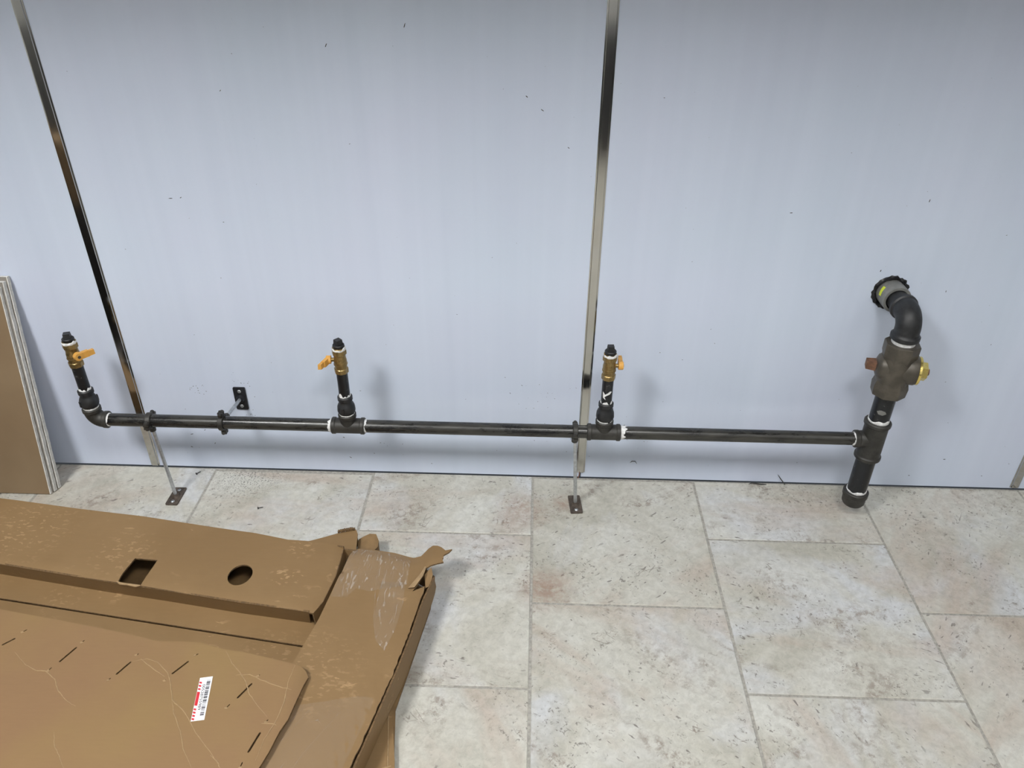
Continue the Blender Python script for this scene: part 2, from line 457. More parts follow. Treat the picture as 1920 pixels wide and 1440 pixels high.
# ================================================================== ROOM
X0, X1, Y0 = -3.3, 3.9, -4.7
floor = struct('floor', G().bbox((X0, Y0, -0.06), (X1, -0.0, -0.0018)), 'grout', 'pale stone look tiled floor with grey grout')
PX, LY, GR = 0.4572, 0.46329, 0.0062
TX0 = 0.04253; SK = 0.00444
tile_mesh = None
wall_gap = {-3: -0.004, -2: -0.013, -1: -0.0015, 0: -0.009, 1: -0.005, 2: -0.006}
for k in range(-8, 9):
    xa = TX0 + k*PX + GR/2; xb = xa + PX - GR
    if xb < X0+0.02 or xa > X1-0.02: continue
    xa = max(xa, X0); xb = min(xb, X1)
    yj = (-0.24014 if k % 2 else -0.47013) + SK*((xa+xb)/2)
    # first row, cut at the wall
    top = wall_gap.get(k, -0.005)
    segs = [(yj+GR/2, top)]
    y = yj
    while y > Y0+0.02:
        segs.append((max(y-LY+GR/2, Y0), y-GR/2)); y -= LY
    for (ya, yb) in segs:
        full = abs((yb-ya)-(LY-GR)) < 1e-5 and abs((xb-xa)-(PX-GR)) < 1e-5
        c = Vector(((xa+xb)/2, (ya+yb)/2, 0))
        hx, hy = (xb-xa)/2, (yb-ya)/2
        if full and tile_mesh:
            o = bpy.data.objects.new('floor_tile', tile_mesh); COL.objects.link(o)
            o.location = c; o.parent = floor
        else:
            gg = G().cbox((c.x-hx, c.y-hy, -0.009), (c.x+hx, c.y+hy, 0.0), 0.0014)
            o = mk('floor_tile', gg, 'tile', floor, c)
            if full: tile_mesh = o.data
        o.rotation_euler = (rnd.uniform(-.0006, .0006), rnd.uniform(-.0006, .0006), 0)

# back wall: solid wall behind, satin panels in front, polished joint trims
PZ = 2.75
wall_back = struct('wall_back', G().bbox((X0, 0.075, 0), (X1, 0.12, PZ)), 'cavity_shade', 'wall clad in pale blue grey satin panels')
S0, S1 = -1.04954, 0.1769
S2 = 1.402
HX, HZ, HR = 0.897, 0.604, 0.0375
hole = [(HX + (HR+rnd.uniform(-.003, .003))*cos(2*pi*i/28), HZ + (HR+rnd.uniform(-.003, .003))*sin(2*pi*i/28)) for i in range(28)]
def panel(x0, x1, holes=()):
    gg = G()
    if holes:
        gg.sheet([(x0, 0.004), (x1, 0.004), (x1, PZ), (x0, PZ)], holes, lambda u, v, k: Vector((u, 0.0 if k == 0 else 0.004, v)), 0.12, 0, 0)
    else:
        gg.bbox((x0, 0.0, 0.004), (x1, 0.004, PZ))
    return mk('wall_panel', gg, 'panel', wall_back)
xs = [X0, S0-1.2265, S0, S1, S2, S2+1.22, X1]
for i in range(len(xs)-1):
    panel(xs[i]+0.002, xs[i+1]-0.002, [hole] if i == 3 else ())
def trim(n, x, zb, label, lean=0.0):
    gg = G()
    prof = [(-0.0125, 0.0), (-0.0125, -0.0012), (-0.0095, -0.0015), (-0.0085, -0.0042), (0.0085, -0.0042), (0.0095, -0.0015), (0.0125, -0.0012), (0.0125, 0.0)]
    vs = []
    for z in (zb, PZ):
        vs += [(x+a+lean*(z-0.6), q-0.0003, z) for a, q in prof]
    k = len(prof)
    gg.add(vs, [(i, i+k, (i+1) % k+k, (i+1) % k) for i in range(k)] + [tuple(range(k)), tuple(reversed(range(k, 2*k)))], 0, False)
    o = struct('trim_%d' % n, gg, 'trim', label)
    return o
trim(1, S0-1.2265, 0.006, 'polished steel joint strip left of the leaning boards')
trim(2, S0, 0.006, 'polished steel joint strip between left and middle wall panels')
t3 = trim(3, S1, 0.022, 'polished steel joint strip between middle and right wall panels')
trim(4, S2, 0.008, 'polished steel joint strip at the right edge of the wall')
trim(5, S2+1.22, 0.008, 'polished steel joint strip beyond the right panel')
gg = G().tube([(S1-0.002, -0.004, 0.026), (S1-0.003, -0.005, 0.012), (S1-0.006, -0.006, 0.002)], 0.0012, 6)
mk('bare_wire', gg, 'copper', t3, label='short rusty wire at the foot')
for nm, lo, hi in (('wall_left', (X0-0.1, Y0, 0), (X0, 0.12, PZ)), ('wall_right', (X1, Y0, 0), (X1+0.1, 0.12, PZ)), ('wall_front', (X0-0.1, Y0-0.1, 0), (X1+0.1, Y0, PZ))):
    struct(nm, G().bbox(lo, hi), 'paint_white' if nm == 'wall_front' else 'paint', 'plain off white painted wall')
struct('ceiling', G().bbox((X0-0.1, Y0-0.1, CEIL+0.04), (X1+0.1, 0.12, CEIL+0.12)), 'ceiling', 'plain white ceiling')

# small scuffs and specks on the panels (x, z, length, angle)
gg = G()
marks = [(-0.824, 0.806, 0.012, 0.1), (-0.80, 0.808, 0.006, 0.6), (-0.418, 1.145, 0.012, 1.1), (0.005, 1.048, 0.008, -0.7), (0.925, 0.835, 0.009, 1.5),
         (-0.66, 1.05, 0.005, 1), (-0.71, 0.75, 0.004, 0), (-0.25, 1.185, 0.012, 1.2), (0.04, 1.02, 0.01, -0.6), (0.30, 1.05, 0.004, 0), (0.10, 0.94, 0.006, -0.7),
         (0.16, 0.80, 0.004, 0), (0.62, 0.80, 0.008, 0), (1.03, 0.61, 0.006, 1.5), (0.86, 0.66, 0.007, 1.4), (-0.49, 0.122, 0.008, -0.6), (-0.478, 0.052, 0.009, -0.6),
         (0.36, 0.42, 0.004, 0), (0.42, 0.40, 0.004, 0), (-0.92, 0.12, 0.012, 0.3), (-0.88, 0.135, 0.008, 0.7), (-0.93, 0.075, 0.008, -0.5), (-0.86, 0.09, 0.006, 1),
         (1.10, 0.04, 0.006, 0), (1.30, 0.045, 0.005, 0), (1.18, 0.10, 0.007, 0.1), (1.36, 0.09, 0.004, 0)]
for cx_, cz_, n_, sp_ in ((-0.87, 0.275, 16, 0.018), (-0.89, 0.165, 12, 0.014), (-0.755, 0.30, 10, 0.02), (-0.74, 0.19, 8, 0.014), (0.05, 0.29, 14, 0.05), (0.06, 0.15, 16, 0.06), (0.3, 0.15, 14, 0.07), (-0.3, 0.13, 14, 0.1)):
    for i in range(n_):
        marks.append((cx_+rnd.gauss(0, sp_), cz_+rnd.gauss(0, sp_*0.6), rnd.uniform(0.0015, 0.005), rnd.uniform(0, 3)))
for i in range(60):
    marks.append((rnd.uniform(-1.0, 1.35), rnd.uniform(0.03, 1.2), rnd.uniform(0.0015, 0.004), rnd.uniform(0, 3)))
for (x, z, L, a) in marks:
    if abs(x-S0) < 0.02 or abs(x-S1) < 0.02 or z < 0.01: continue
    d = Vector((cos(a), 0, sin(a))); e = Vector((-sin(a), 0, cos(a))); wq = min(0.0022, L*0.35)
    c = Vector((x, -0.0003, z))
    n_ = 6
    poly = [(cos(2*pi*i/n_)*L/2*rnd.uniform(.7, 1.1), sin(2*pi*i/n_)*wq/2*rnd.uniform(.6, 1.2)) for i in range(n_)]
    gg.prism(poly, lambda u, v: c+d*u+e*v, lambda u, v: c+d*u+e*v+Vector((0, 0.0003, 0)))
o = mk('scuff_specks', gg, 'dark', wall_back); o['kind'] = 'stuff'

# ceiling panels (the lamps of the room)
m, nt, b = mat('lamp_diffuser')
b.inputs['Base Color'].default_value = g(0.9)
b.inputs['Emission Color'].default_value = LAMP_COL
oi = nt.nodes.new('ShaderNodeObjectInfo')
b.inputs['Emission Strength'].default_value = LAMP
lamp_mats = {}
def lampmat(f):
    if f not in lamp_mats:
        q = m.copy(); q.node_tree.nodes['Principled BSDF'].inputs['Emission Strength'].default_value = LAMP*f
        lamp_mats[f] = q; MT['lamp%s' % f] = q
    return 'lamp%s' % f
where = ['over the leaning boards', 'over the middle of the pipe run', 'over the right end of the room', 'behind the camera at the left', 'behind the camera in the middle', 'behind the camera at the right']
for i, (x, y, f) in enumerate(PANELS):
    t = thing('ceiling_light', 'square white ceiling panel light ' + where[i], 'ceiling light', (x, y, CEIL), 'ceiling panel lights')
    h = 0.29
    gg = G()
    for a0, b0, a1, b1 in ((-h-.02, -h-.02, h+.02, -h), (-h-.02, h, h+.02, h+.02), (-h-.02, -h, -h, h), (h, -h, h+.02, h)):
        gg.bbox((x+a0, y+b0, CEIL), (x+a1, y+b1, CEIL+0.039))
    mk('frame', gg, 'ceiling', t)
    mk('diffuser', G().bbox((x-h, y-h, CEIL+0.006), (x+h, y+h, CEIL+0.016)), lampmat(f), t)

# exhaust canopy over the cooking line: its front edge shades the top of the wall
HYF, HZB = -1.05, 1.98
t = thing('exhaust_canopy', 'stainless kitchen exhaust canopy hung above the pipe run', 'exhaust hood', (0.2, -0.5, HZB))
mk('front_panel', G().bbox((-2.0, HYF, HZB), (2.5, HYF+0.02, 2.55)), 'hood', t)
mk('side_panel', G().bbox((-2.02, HYF, HZB), (-2.0, -0.01, 2.55)), 'hood', t)
mk('side_panel', G().bbox((2.5, HYF, HZB), (2.52, -0.01, 2.55)), 'hood', t)
mk('top_panel', G().bbox((-2.02, HYF, 2.55), (2.52, -0.01, 2.57)), 'hood', t)
mk('grease_gutter', G().bbox((-2.0, HYF+0.02, HZB), (2.5, HYF+0.07, HZB+0.012)), 'hood', t)
for i in range(8):
    xx = -1.95+i*0.555
    gg = G().box((xx+0.27, -0.30, 2.30), (0.5, 0.03, 0.45), (Vector((1, 0, 0)), Vector((0, cos(.8), -sin(.8))), Vector((0, sin(.8), cos(.8)))))
    mk('grease_filter', gg, 'hood', t)

# things standing behind the camera, seen only in the polished strips
t = thing('storage_tote', 'black plastic tote on the floor left of the cardboard tray', 'storage tote', (-1.71, -0.93, 0))
mk('body', G().box((-1.71, -0.93, 0.26), (0.58, 0.52, 0.52), taper=1.02), 'black_plastic', t)
mk('lid', G().bbox((-2.01, -1.21, 0.52), (-1.405, -0.65, 0.55)), 'black_plastic', t)
t = thing('cardboard_box', 'flat brown cardboard box standing on edge on the black tote', 'box', (-1.71, -0.71, 0.55))
mk('body', G().bbox((-1.99, -0.76, 0.551), (-1.41, -0.66, 0.745)), 'kraft', t)
mk('tape_strip', G().bbox((-1.99, -0.73, 0.7455), (-1.41, -0.69, 0.7462)), 'kraft_light', t)
t = thing('low_cabinet', 'long dark low cabinet along the far side of the room', 'cabinet', (0.3, -3.4, 0))
mk('body', G().bbox((-3.0, -3.7, 0.08), (3.6, -3.1, 0.66)), 'dark_cab', t)
mk('worktop', G().bbox((-3.02, -3.72, 0.66), (3.62, -3.07, 0.70)), 'dark_cab', t)
mk('plinth', G().bbox((-2.95, -3.65, 0.0), (3.55, -3.15, 0.08)), 'black_plastic', t)
for i in range(9):
    xx = -3.0+i*0.7333
    d = mk('door', G().bbox((xx+0.006, -3.1, 0.10), (xx+0.727, -3.082, 0.64)), 'dark_cab', t)
    mk('handle', G().bbox((xx+0.66, -3.082, 0.45), (xx+0.672, -3.060, 0.60)), 'steel', d)

# ================================================================== GAS PIPE MANIFOLD
PYY, PZZ = -0.125, 0.2535
def V(x, y, z): return Vector((x, y, z))
man = thing('gas_pipe_manifold', 'black iron gas pipe with three capped yellow handled valves along the wall', 'pipework', (-0.1, PYY, 0))
XA = Vector((1, 0, 0)); ZA = Vector((0, 0, 1))
R1 = 0.0167           # main run
R2 = 0.0138           # stubs
R3 = 0.0243           # riser
XR = 0.900            # riser axis
stub_x = [-1.098, -0.437, 0.2185]
def dope(p, axis, r, t0, t1, parent, seed, jt=0.5, bulge=0.0009, n=44):
    """ragged ring of white thread sealant"""
    rq = random.Random(seed)
    a = [rq.uniform(-1, 1) for _ in range(n)]; b_ = [rq.uniform(-1, 1) for _ in range(n)]; c_ = [rq.uniform(0.2, 1) for _ in range(n)]
    for _ in range(2):
        a = [(a[i-1]+2*a[i]+a[(i+1) % n])/3.2 for i in range(n)]; b_ = [(b_[i-1]+2*b_[i]+b_[(i+1) % n])/3.2 for i in range(n)]
    wdt = (t1-t0)
    def jit(k, i, t, rr_):
        if k in (0,): return t + a[i]*wdt*jt*0.3, rr_
        if k == 3: return t + b_[i]*wdt*jt*1.3, rr_
        return t + (a[i]*0.2 if k == 1 else b_[i]*0.8)*wdt*jt, rr_ + bulge*c_[i]
    gg = G().lathe(p, axis, [(t0, r-0.0004), (t0+wdt*.2, r), (t1-wdt*.2, r), (t1, r-0.0004)], n, caps=False, jit=jit)
    return mk('thread_sealant', gg, 'white', parent, label='white thread sealant')
def band_prof(t0, t1, rb, ch=0.0018):
    return [(t0, rb-ch), (t0+ch, rb), (t1-ch, rb), (t1, rb-ch)]
# --- main run
def run(x0, x1):
    gg = G().cyl((x0, PYY, PZZ), (x1, PYY, PZZ), R1, 32)
    return mk('pipe', gg, 'pipe', man)
TL = 0.0425
run(stub_x[0]+0.03, stub_x[1]-TL+0.012)
run(stub_x[1]+TL-0.012, stub_x[2]-TL+0.012)
run(stub_x[2]+TL-0.012, XR-0.045+0.012)
dope((stub_x[1]-TL, PYY, PZZ), (-1, 0, 0), R1+.0002, -0.001, 0.006, man, 1)
dope((stub_x[1]+TL, PYY, PZZ), (1, 0, 0), R1+.0002, -0.001, 0.003, man, 2, 0.9)
dope((stub_x[2]+TL, PYY, PZZ), (1, 0, 0), R1+.0002, -0.001, 0.010, man, 3, 0.5)
dope((XR-0.047, PYY, PZZ), (-1, 0, 0), R1+.0002, -0.002, 0.004, man, 4)
# --- tees of the run
def tee(x):
    gg = G()
    gg.lathe((x-TL, PYY, PZZ), XA, band_prof(0, 0.011, 0.0222) + [(0.012, 0.0202), (2*TL-0.012, 0.0202)] + band_prof(2*TL-0.011, 2*TL, 0.0222), 32)
    gg.lathe((x, PYY, PZZ), ZA, [(0, 0.0175), (0.017, 0.0205), (0.026, 0.0202), (0.0265, 0.0208)] + band_prof(0.027, 0.039, 0.0228), 32)
    return mk('tee_fitting', gg, 'iron', man)
tee(stub_x[1]); tee(stub_x[2])
# --- left elbow, turning the run upwards
gg = G()
ex = stub_x[0]; Re = 0.026
arc = [V(ex+Re-Re*cos(a)*1.0, PYY, PZZ+Re-Re*sin(a)) for a in [pi/2*i/10 for i in range(11)]]
arc = [V(ex, PYY, PZZ+Re+0.006)] + arc + [V(ex+Re+0.006, PYY, PZZ)]
gg.tube(arc, 0.0205, 28)
gg.lathe((ex, PYY, PZZ+Re), ZA, band_prof(0, 0.012, 0.0228), 32)
gg.lathe((ex+Re-0.001, PYY, PZZ), XA, band_prof(0, 0.012, 0.0225), 32)
mk('elbow_fitting', gg, 'iron', man, label='elbow turning the run up to the left valve')
dope((ex+Re+0.011, PYY, PZZ), XA, R1+.0004, -0.001, 0.004, man, 5)
# --- stubs: reducer, nipple, valve, plug
def stub(x, seed, hdir, ldir, hexrot, paint=False):
    zt = PZZ+0.039
    o_ = V(x, PYY, 0)
    dope((x, PYY, zt), ZA, 0.0186, -0.002, 0.006, man, seed, 0.8, 0.0014)
    gg = G()
    gg.lathe((x, PYY, zt), ZA, [(0, 0.0168), (0.002, 0.0172), (0.0035, 0.0195), (0.005, 0.0205), (0.0075, 0.0205), (0.009, 0.0222), (0.012, 0.0228), (0.024, 0.0218), (0.030, 0.0195), (0.034, 0.0172), (0.0395, 0.0165), (0.0405, 0.0168)] + band_prof(0.041, 0.054, 0.0188, 0.0022), 32)
    for i in range(2):
        a = hexrot + pi*i + 0.6
        gg.box(V(x+0.0222*cos(a), PYY+0.0222*sin(a), zt+0.018), (0.004, 0.005, 0.016), (V(cos(a), sin(a), 0), V(-sin(a), cos(a), 0), ZA))
    mk('bell_reducer', gg, 'iron_black', man)
    zn = zt+0.053
    dope((x, PYY, zn), ZA, R2+.0004, 0, 0.005, man, seed+1, 0.9)
    n_ = mk('pipe_nipple', G().cyl((x, PYY, zn-0.006), (x, PYY, 0.424), R2, 28), 'nipple', man)
    if paint:
        # white painted arrow on the nipple
        def onc(u, v, k):
            a = -pi/2 + u/R2
            q = R2 + (0.0006 if k == 0 else 0.0)
            return V(x+q*cos(a), PYY+q*sin(a), v)
        mk('paint_mark', G().sheet([(-0.0125, 0.383), (-0.011, 0.366), (-0.004, 0.362), (-0.007, 0.369), (-0.002, 0.374), (0.006, 0.378), (0.011, 0.384), (0.006, 0.386), (0.0, 0.381), (-0.006, 0.376), (-0.009, 0.380)], [], onc, 0.004, 0, 0), 'white', n_, label='white arrow shaped paint mark')
    # brass valve body
    z0 = 0.4155
    gg = G()
    gg.lathe((x, PYY, z0), ZA, [(0, 0.0155), (0.001, 0.0172), (0.0125, 0.0176), (0.0145, 0.0160)], 8, hexrot)
    gg.lathe((x, PYY, z0), ZA, [(0.0140, 0.0150), (0.022, 0.0150), (0.0235, 0.0152), (0.024, 0.0168), (0.0262, 0.0168), (0.0268, 0.0158), (0.036, 0.0158), (0.043, 0.0146), (0.050, 0.0143), (0.052, 0.0150)], 28)
    gg.lathe((x, PYY, z0), ZA, [(0.0515, 0.0156), (0.053, 0.0176), (0.0635, 0.0176), (0.0660, 0.0162)], 8, hexrot)
    gg.lathe((x, PYY, z0), ZA, [(0.066, 0.0158), (0.070, 0.0158), (0.0708, 0.0150)], 28)
    h = Vector((*hdir, 0)).normalized(); l = Vector((*ldir, 0)).normalized()
    zh = z0+0.037
    gg.cyl(V(x, PYY, zh)+h*0.012, V(x, PYY, zh)+h*0.0235, 0.0052, 16)
    v_ = mk('ball_valve', gg, 'brass', man, label='brass ball valve')
    # raised characters too worn to read: a cast size panel on the body
    gg = G()
    for dz, ww in ((0.0385, 0.010), (0.030, 0.009), (0.018, 0.008), (0.058, 0.009)):
        for k in range(3):
            a = -pi/2 + (k-1)*0.32 + (0.1 if hdir[0] < 0 else -0.1)
            rr_ = 0.0162 if dz not in (0.018, 0.058) else 0.0166
            gg.box(V(x+rr_*cos(a), PYY+rr_*sin(a), z0+dz), (0.0012, 0.0028, 0.0045), (V(cos(a), sin(a), 0), V(-sin(a), cos(a), 0), ZA))
    mk('cast_relief', gg, 'brass', v_)
    # yellow lever: hub, offset arm and tip
    c0 = V(x, PYY, zh)+h*0.0215
    gg = G()
    gg.lathe(c0, h, [(0, 0.0095), (0.001, 0.0105), (0.011, 0.0105), (0.012, 0.0095)], 20)
    mid = c0 + h*0.0065 + l*0.014
    gg.box(mid, (0.022, 0.0095, 0.0165), (l, h, ZA))
    gg.box(c0 + h*0.0085 + l*0.030, (0.016, 0.0085, 0.0135), (l, h, ZA), taper=0.92)
    hd = mk('valve_handle', gg, 'yellow', v_, label='yellow lever handle')
    gg = G().lathe(c0+h*0.0118, h, [(0, 0.0042), (0.0016, 0.0040)], 6)
    mk('handle_screw', gg, 'iron_brown', v_)
    dope((x, PYY, z0+0.0640), ZA, 0.0162, 0, 0.0075, v_, seed+2, 0.35, 0.0010)
    # square head plug
    zp = z0+0.0705
    gg = G().lathe((x, PYY, zp), ZA, [(-0.002, 0.0128), (0.001, 0.0130), (0.003, 0.0142), (0.0075, 0.0142), (0.009, 0.0130)], 28)
    q = hexrot
    gg.box(V(x, PYY, zp+0.0145), (0.0168, 0.0168, 0.014), (V(cos(q), sin(q), 0), V(-sin(q), cos(q), 0), ZA), taper=0.88)
    mk('pipe_plug', gg, 'iron_black', v_, label='black square head plug')
stub(stub_x[0], 20, (0.80, -0.60), (0.60, 0.80), 0.35)
stub(stub_x[1], 30, (-1.0, -0.12), (-0.30, -0.95), pi/4+0.05)
stub(stub_x[2], 40, (1.0, 0.05), (-0.05, 1.0), 0.05, True)

# --- riser: drip leg, tee, nipple, plug valve, elbow into the wall
gg = G().lathe((XR, PYY, PZZ-0.058), ZA, band_prof(0, 0.013, 0.0325, 0.003) + [(0.0145, 0.0290), (0.1015, 0.0290)] + band_prof(0.103, 0.116, 0.0325, 0.003), 36)
gg.lathe((XR, PYY, PZZ), (-1, 0, 0), [(0.010, 0.0245), (0.024, 0.0225), (0.034, 0.0215)] + band_prof(0.035, 0.047, 0.0228, 0.002), 32)
mk('reducing_tee', gg, 'iron', man, label='larger tee where the run meets the riser')
dope((XR, PYY, PZZ+0.057), ZA, R3+.0006, 0, 0.009, man, 60, 0.35, 0.0008)
mk('riser_pipe', G().cyl((XR, PYY, PZZ+0.045), (XR, PYY, 0.41), R3, 32), 'nipple', man)
mk('drip_leg', G().cyl((XR, PYY, PZZ-0.05), (XR, PYY, 0.075), R3, 32), 'nipple', man)
dope((XR, PYY, 0.086), ZA, R3+.0004, -0.001, 0.008, man, 61, 0.5)
gg = G().lathe((XR, PYY, 0.040), ZA, [(0, 0.018), (0.003, 0.0255), (0.010, 0.0292), (0.030, 0.0300), (0.032, 0.0322), (0.044, 0.0322), (0.046, 0.0300), (0.0461, 0.0250)], 36)
mk('end_cap', gg, 'iron', man, label='cap under the drip leg')
# worn pale patch on the riser
def onr(u, v, k):
    a = -pi/2 - 0.45 + u/R3; q = R3 + (0.0004 if k == 0 else 0.0)
    return V(XR+q*cos(a), PYY+q*sin(a), v)
mk('worn_patch', G().sheet([(-0.011, 0.350), (-0.006, 0.343), (0.004, 0.342), (0.012, 0.347), (0.008, 0.3535), (-0.002, 0.3555)], [], onr, 0.004, 0, 0), 'sleeve', man, label='pale worn patch')
# plug valve
zc = 0.4665
gg = G()
gg.lathe((XR, PYY, 0.392), ZA, [(0, 0.0350), (0.003, 0.0405), (0.026, 0.0425), (0.036, 0.0400), (0.050, 0.0360)], 8, 0.2)
gg.lathe((XR, PYY, 0.494), ZA, [(-0.010, 0.0360), (0.006, 0.0385), (0.012, 0.0405), (0.038, 0.0410), (0.0405, 0.0395)], 8, 0.2)
gg.lathe((XR, PYY, 0.42), ZA, [(0, 0.0355), (0.025, 0.0385), (0.06, 0.0375), (0.085, 0.0345)], 28)
ba = Vector((0.965, -0.262, 0)).normalized()
gg.lathe(V(XR, PYY, zc)-ba*0.046, ba, [(0.002, 0.018), (0.006, 0.0275), (0.014, 0.0325), (0.046, 0.0352), (0.068, 0.0355), (0.071, 0.0368), (0.089, 0.0365), (0.092, 0.0350)], 32)
pv = mk('plug_valve', gg, 'iron_brown', man, label='brown cast iron plug valve')
c0 = V(XR, PYY, zc)+ba*0.046
gg = G().lathe(c0, ba, [(0, 0.0335), (0.0012, 0.0345), (0.006, 0.0345), (0.0072, 0.0330)], 32)
gg.lathe(c0, ba, [(0.006, 0.026), (0.008, 0.030), (0.010, 0.0235)], 32)
mk('washer', gg, 'zinc_yellow', pv, label='yellow zinc washer')
gg = G().lathe(c0, ba, [(0.009, 0.0205), (0.0105, 0.0225), (0.021, 0.0225), (0.0225, 0.0205)], 6, 0.25)
mk('hex_nut', gg, 'zinc_yellow', pv, label='yellow zinc hex nut')
gg = G().lathe(c0, ba, [(0.02, 0.0085), (0.027, 0.0085), (0.028, 0.0075)], 20)
mk('stem_end', gg, 'rust', pv)
c0 = V(XR, PYY, zc)-ba*0.046
bz = ZA; by = bz.cross(ba)
gg = G().box(c0-ba*0.007, (0.026, 0.022, 0.026), (by, bz, -ba), taper=0.85)
mk('operating_square', gg, 'rust', pv, label='rust brown square operating head')
dope((XR, PYY, 0.534), ZA, 0.0262, -0.001, 0.0105, man, 70, 0.25, 0.0008)
# top elbow
EZ, EC = 0.604, 0.049
Rb = 0.034
arc = [V(XR, PYY+0, EZ-0.045)] + [V(XR, PYY+Rb-Rb*cos(a), EZ-Rb+Rb*sin(a)) for a in [pi/2*i/12 for i in range(13)]] + [V(XR, PYY+0.045, EZ)]
gg = G().tube(arc, 0.0282, 36)
gg.lathe((XR, PYY, EZ-0.060), ZA, band_prof(0, 0.015, 0.0330, 0.0035) + [(0.019, 0.0285)], 36)
gg.lathe((XR, PYY+0.040, EZ), (0, 1, 0), [(-0.003, 0.0283)] + band_prof(0, 0.014, 0.0318, 0.0035), 36)
mk('elbow_fitting', gg, 'iron_black', man, label='large black elbow turning the riser into the wall')
mk('wall_pipe', G().cyl((XR, PYY+0.048, EZ), (XR, 0.07, EZ), R3+0.0005, 32), 'iron_black', man)
# sleeve and ragged black mastic round the wall hole
sl = thing('pipe_sleeve', 'grey pipe sleeve with a lime marking set in the wall hole', 'pipe sleeve', (HX, 0.0, HZ))
gg = G().lathe((HX+0.001, 0.06, HZ), (0, -1, 0), [(0, 0.0328), (0.101, 0.0332), (0.1045, 0.0322), (0.1048, 0.0265), (0.05, 0.0262)], 36, caps=False)
mk('sleeve_tube', gg, 'sleeve', sl)
def ons(u, v, k):
    a = pi - 0.38 + u/0.0332; q = 0.0331 + (0.0005 if k == 0 else 0.0)
    return V(HX+0.001+q*cos(a), v, HZ+q*sin(a))
mk('lime_marking', G().sheet([(-0.011, -0.011), (0.012, -0.015), (0.011, -0.025), (-0.012, -0.021)], [], ons, 0.004, 0, 0), 'lime', sl, label='lime yellow printed marking')
rq = random.Random(5); n_ = 40
rj = [rq.uniform(-0.0025, 0.0035) for _ in range(n_)]
gg = G().lathe((HX, 0.003, HZ), (0, -1, 0), [(0, 0.0338), (0.0035, 0.0350), (0.0055, 0.0372), (0.0048, 0.0405), (0.0032, 0.0418), (0.003, 0.0405)], n_, caps=False,
               jit=lambda k, i, t, r: (t+(rj[(i*3+k) % n_]*0.7 if 1 <= k <= 3 else 0), r + rj[(i+k*7) % n_]*(1.2 if 2 <= k <= 4 else 0.2)))
mk('mastic_ring', gg, 'mastic', sl, label='ragged black mastic ring')

# ================================================================== SUPPORTS
def ring_clamp(x, rod_dir, par, yawz=0.0):
    """split ring round the run; ears at right angles to the rod"""
    c = V(x, PYY, PZZ); d = Vector(rod_dir)
    ax = Vector((cos(yawz), sin(yawz), 0))
    e = ax.cross(d).normalized()
    gg = G().lathe(c-ax*0.0065, ax, [(0, R1+.0004), (0, R1+0.0035), (0.0015, R1+0.005), (0.0115, R1+0.005), (0.013, R1+0.0035), (0.013, R1+.0004)], 32, caps=False)
    for s_ in (-1, 1):
        p = c + e*(s_*(R1+0.0095))
        for q in (-1, 1):
            gg.box(p+d*(q*0.0042), (0.013, 0.013, 0.0058), (ax, e, d))
    gg.lathe(c+d*(R1+0.002), d, [(0, 0.0095), (0.006, 0.0085), (0.013, 0.0080)], 16)
    cl = mk('ring_clamp', gg, 'iron', par)
    for s_ in (-1, 1):
        p = c + e*(s_*(R1+0.0105))
        gg = G().lathe(p-d*0.0125, d, [(0, 0.0040), (0.002, 0.0052), (0.0055, 0.0052)], 12)
        gg.lathe(p+d*0.006, d, [(0, 0.0055), (0.005, 0.0055)], 6)
        mk('clamp_bolt', gg, 'iron', cl)
    return cl
def flange(c, nrm, lng, wid_ax, par, mname, screws=(-1, 1)):
    """oblong plate: c on the surface, nrm outwards, lng the long axis"""
    nrm = Vector(nrm); lng = Vector(lng); wa = Vector(wid_ax); c = Vector(c)
    gg = G()
    def rr(hx, hy, r):
        o = []
        for sx, sy, a0 in ((1, 1, 0), (-1, 1, 1), (-1, -1, 2), (1, -1, 3)):
            for k in range(4):
                a = pi/2*(a0+k/3); o.append((sx*(hx-r)+r*cos(a), sy*(hy-r)+r*sin(a)))
        return o
    gg.prism(rr(0.0165, 0.0355, 0.003), lambda u, v: c+wa*u+lng*v+nrm*0.0040, lambda u, v: c+wa*u+lng*v)
    gg.lathe(c+nrm*0.0035, nrm, [(0, 0.0125), (0.001, 0.0118), (0.006, 0.0092), (0.0075, 0.0085)], 20)
    pl = mk('flange_plate', gg, mname, par)
    for s_ in screws:
        p = c+lng*(0.0235*s_)+nrm*0.0040
        gg = G().lathe(p, nrm, [(0, 0.0052), (0.0012, 0.0048), (0.0024, 0.003)], 14)
        gg.box(p+nrm*0.0024, (0.0062, 0.0012, 0.0006), (wa, lng, nrm), mi=1)
        mk('screw', gg, ['zinc', 'dark'], pl)
def rod(a, b_, par):
    gg = G().cyl(a, b_, 0.0047, 16)
    mk('threaded_rod', gg, 'zinc', par)
SG = 'rod supports holding the pipe run'
a1 = thing('pipe_support', 'upright zinc rod support with dark floor plate below the left clamp', 'pipe support', (-0.940, -0.130, 0), SG)
flange((-0.940, -0.130, 0.0), ZA, (0, 1, 0), (1, 0, 0), a1, 'plate_brown')
rod((-0.940, -0.130, 0.003), (-0.953, PYY, PZZ-0.025), a1)
ring_clamp(-0.9545, Vector((0.03, 0, -1)).normalized(), a1, 0.12)
a2 = thing('pipe_support', 'upright zinc rod support with rusty floor plate beside the right tee', 'pipe support', (0.1595, -0.118, 0), SG)
lg = Vector((-0.09, 1, 0)).normalized()
flange((0.1595, -0.118, 0.0), ZA, lg, lg.cross(ZA), a2, 'plate_brown', (-1,))
rod((0.1595, -0.118, 0.003), (0.1475, PYY, PZZ-0.025), a2)
ring_clamp(0.1465, Vector((-0.02, 0, -1)).normalized(), a2, 0.0)
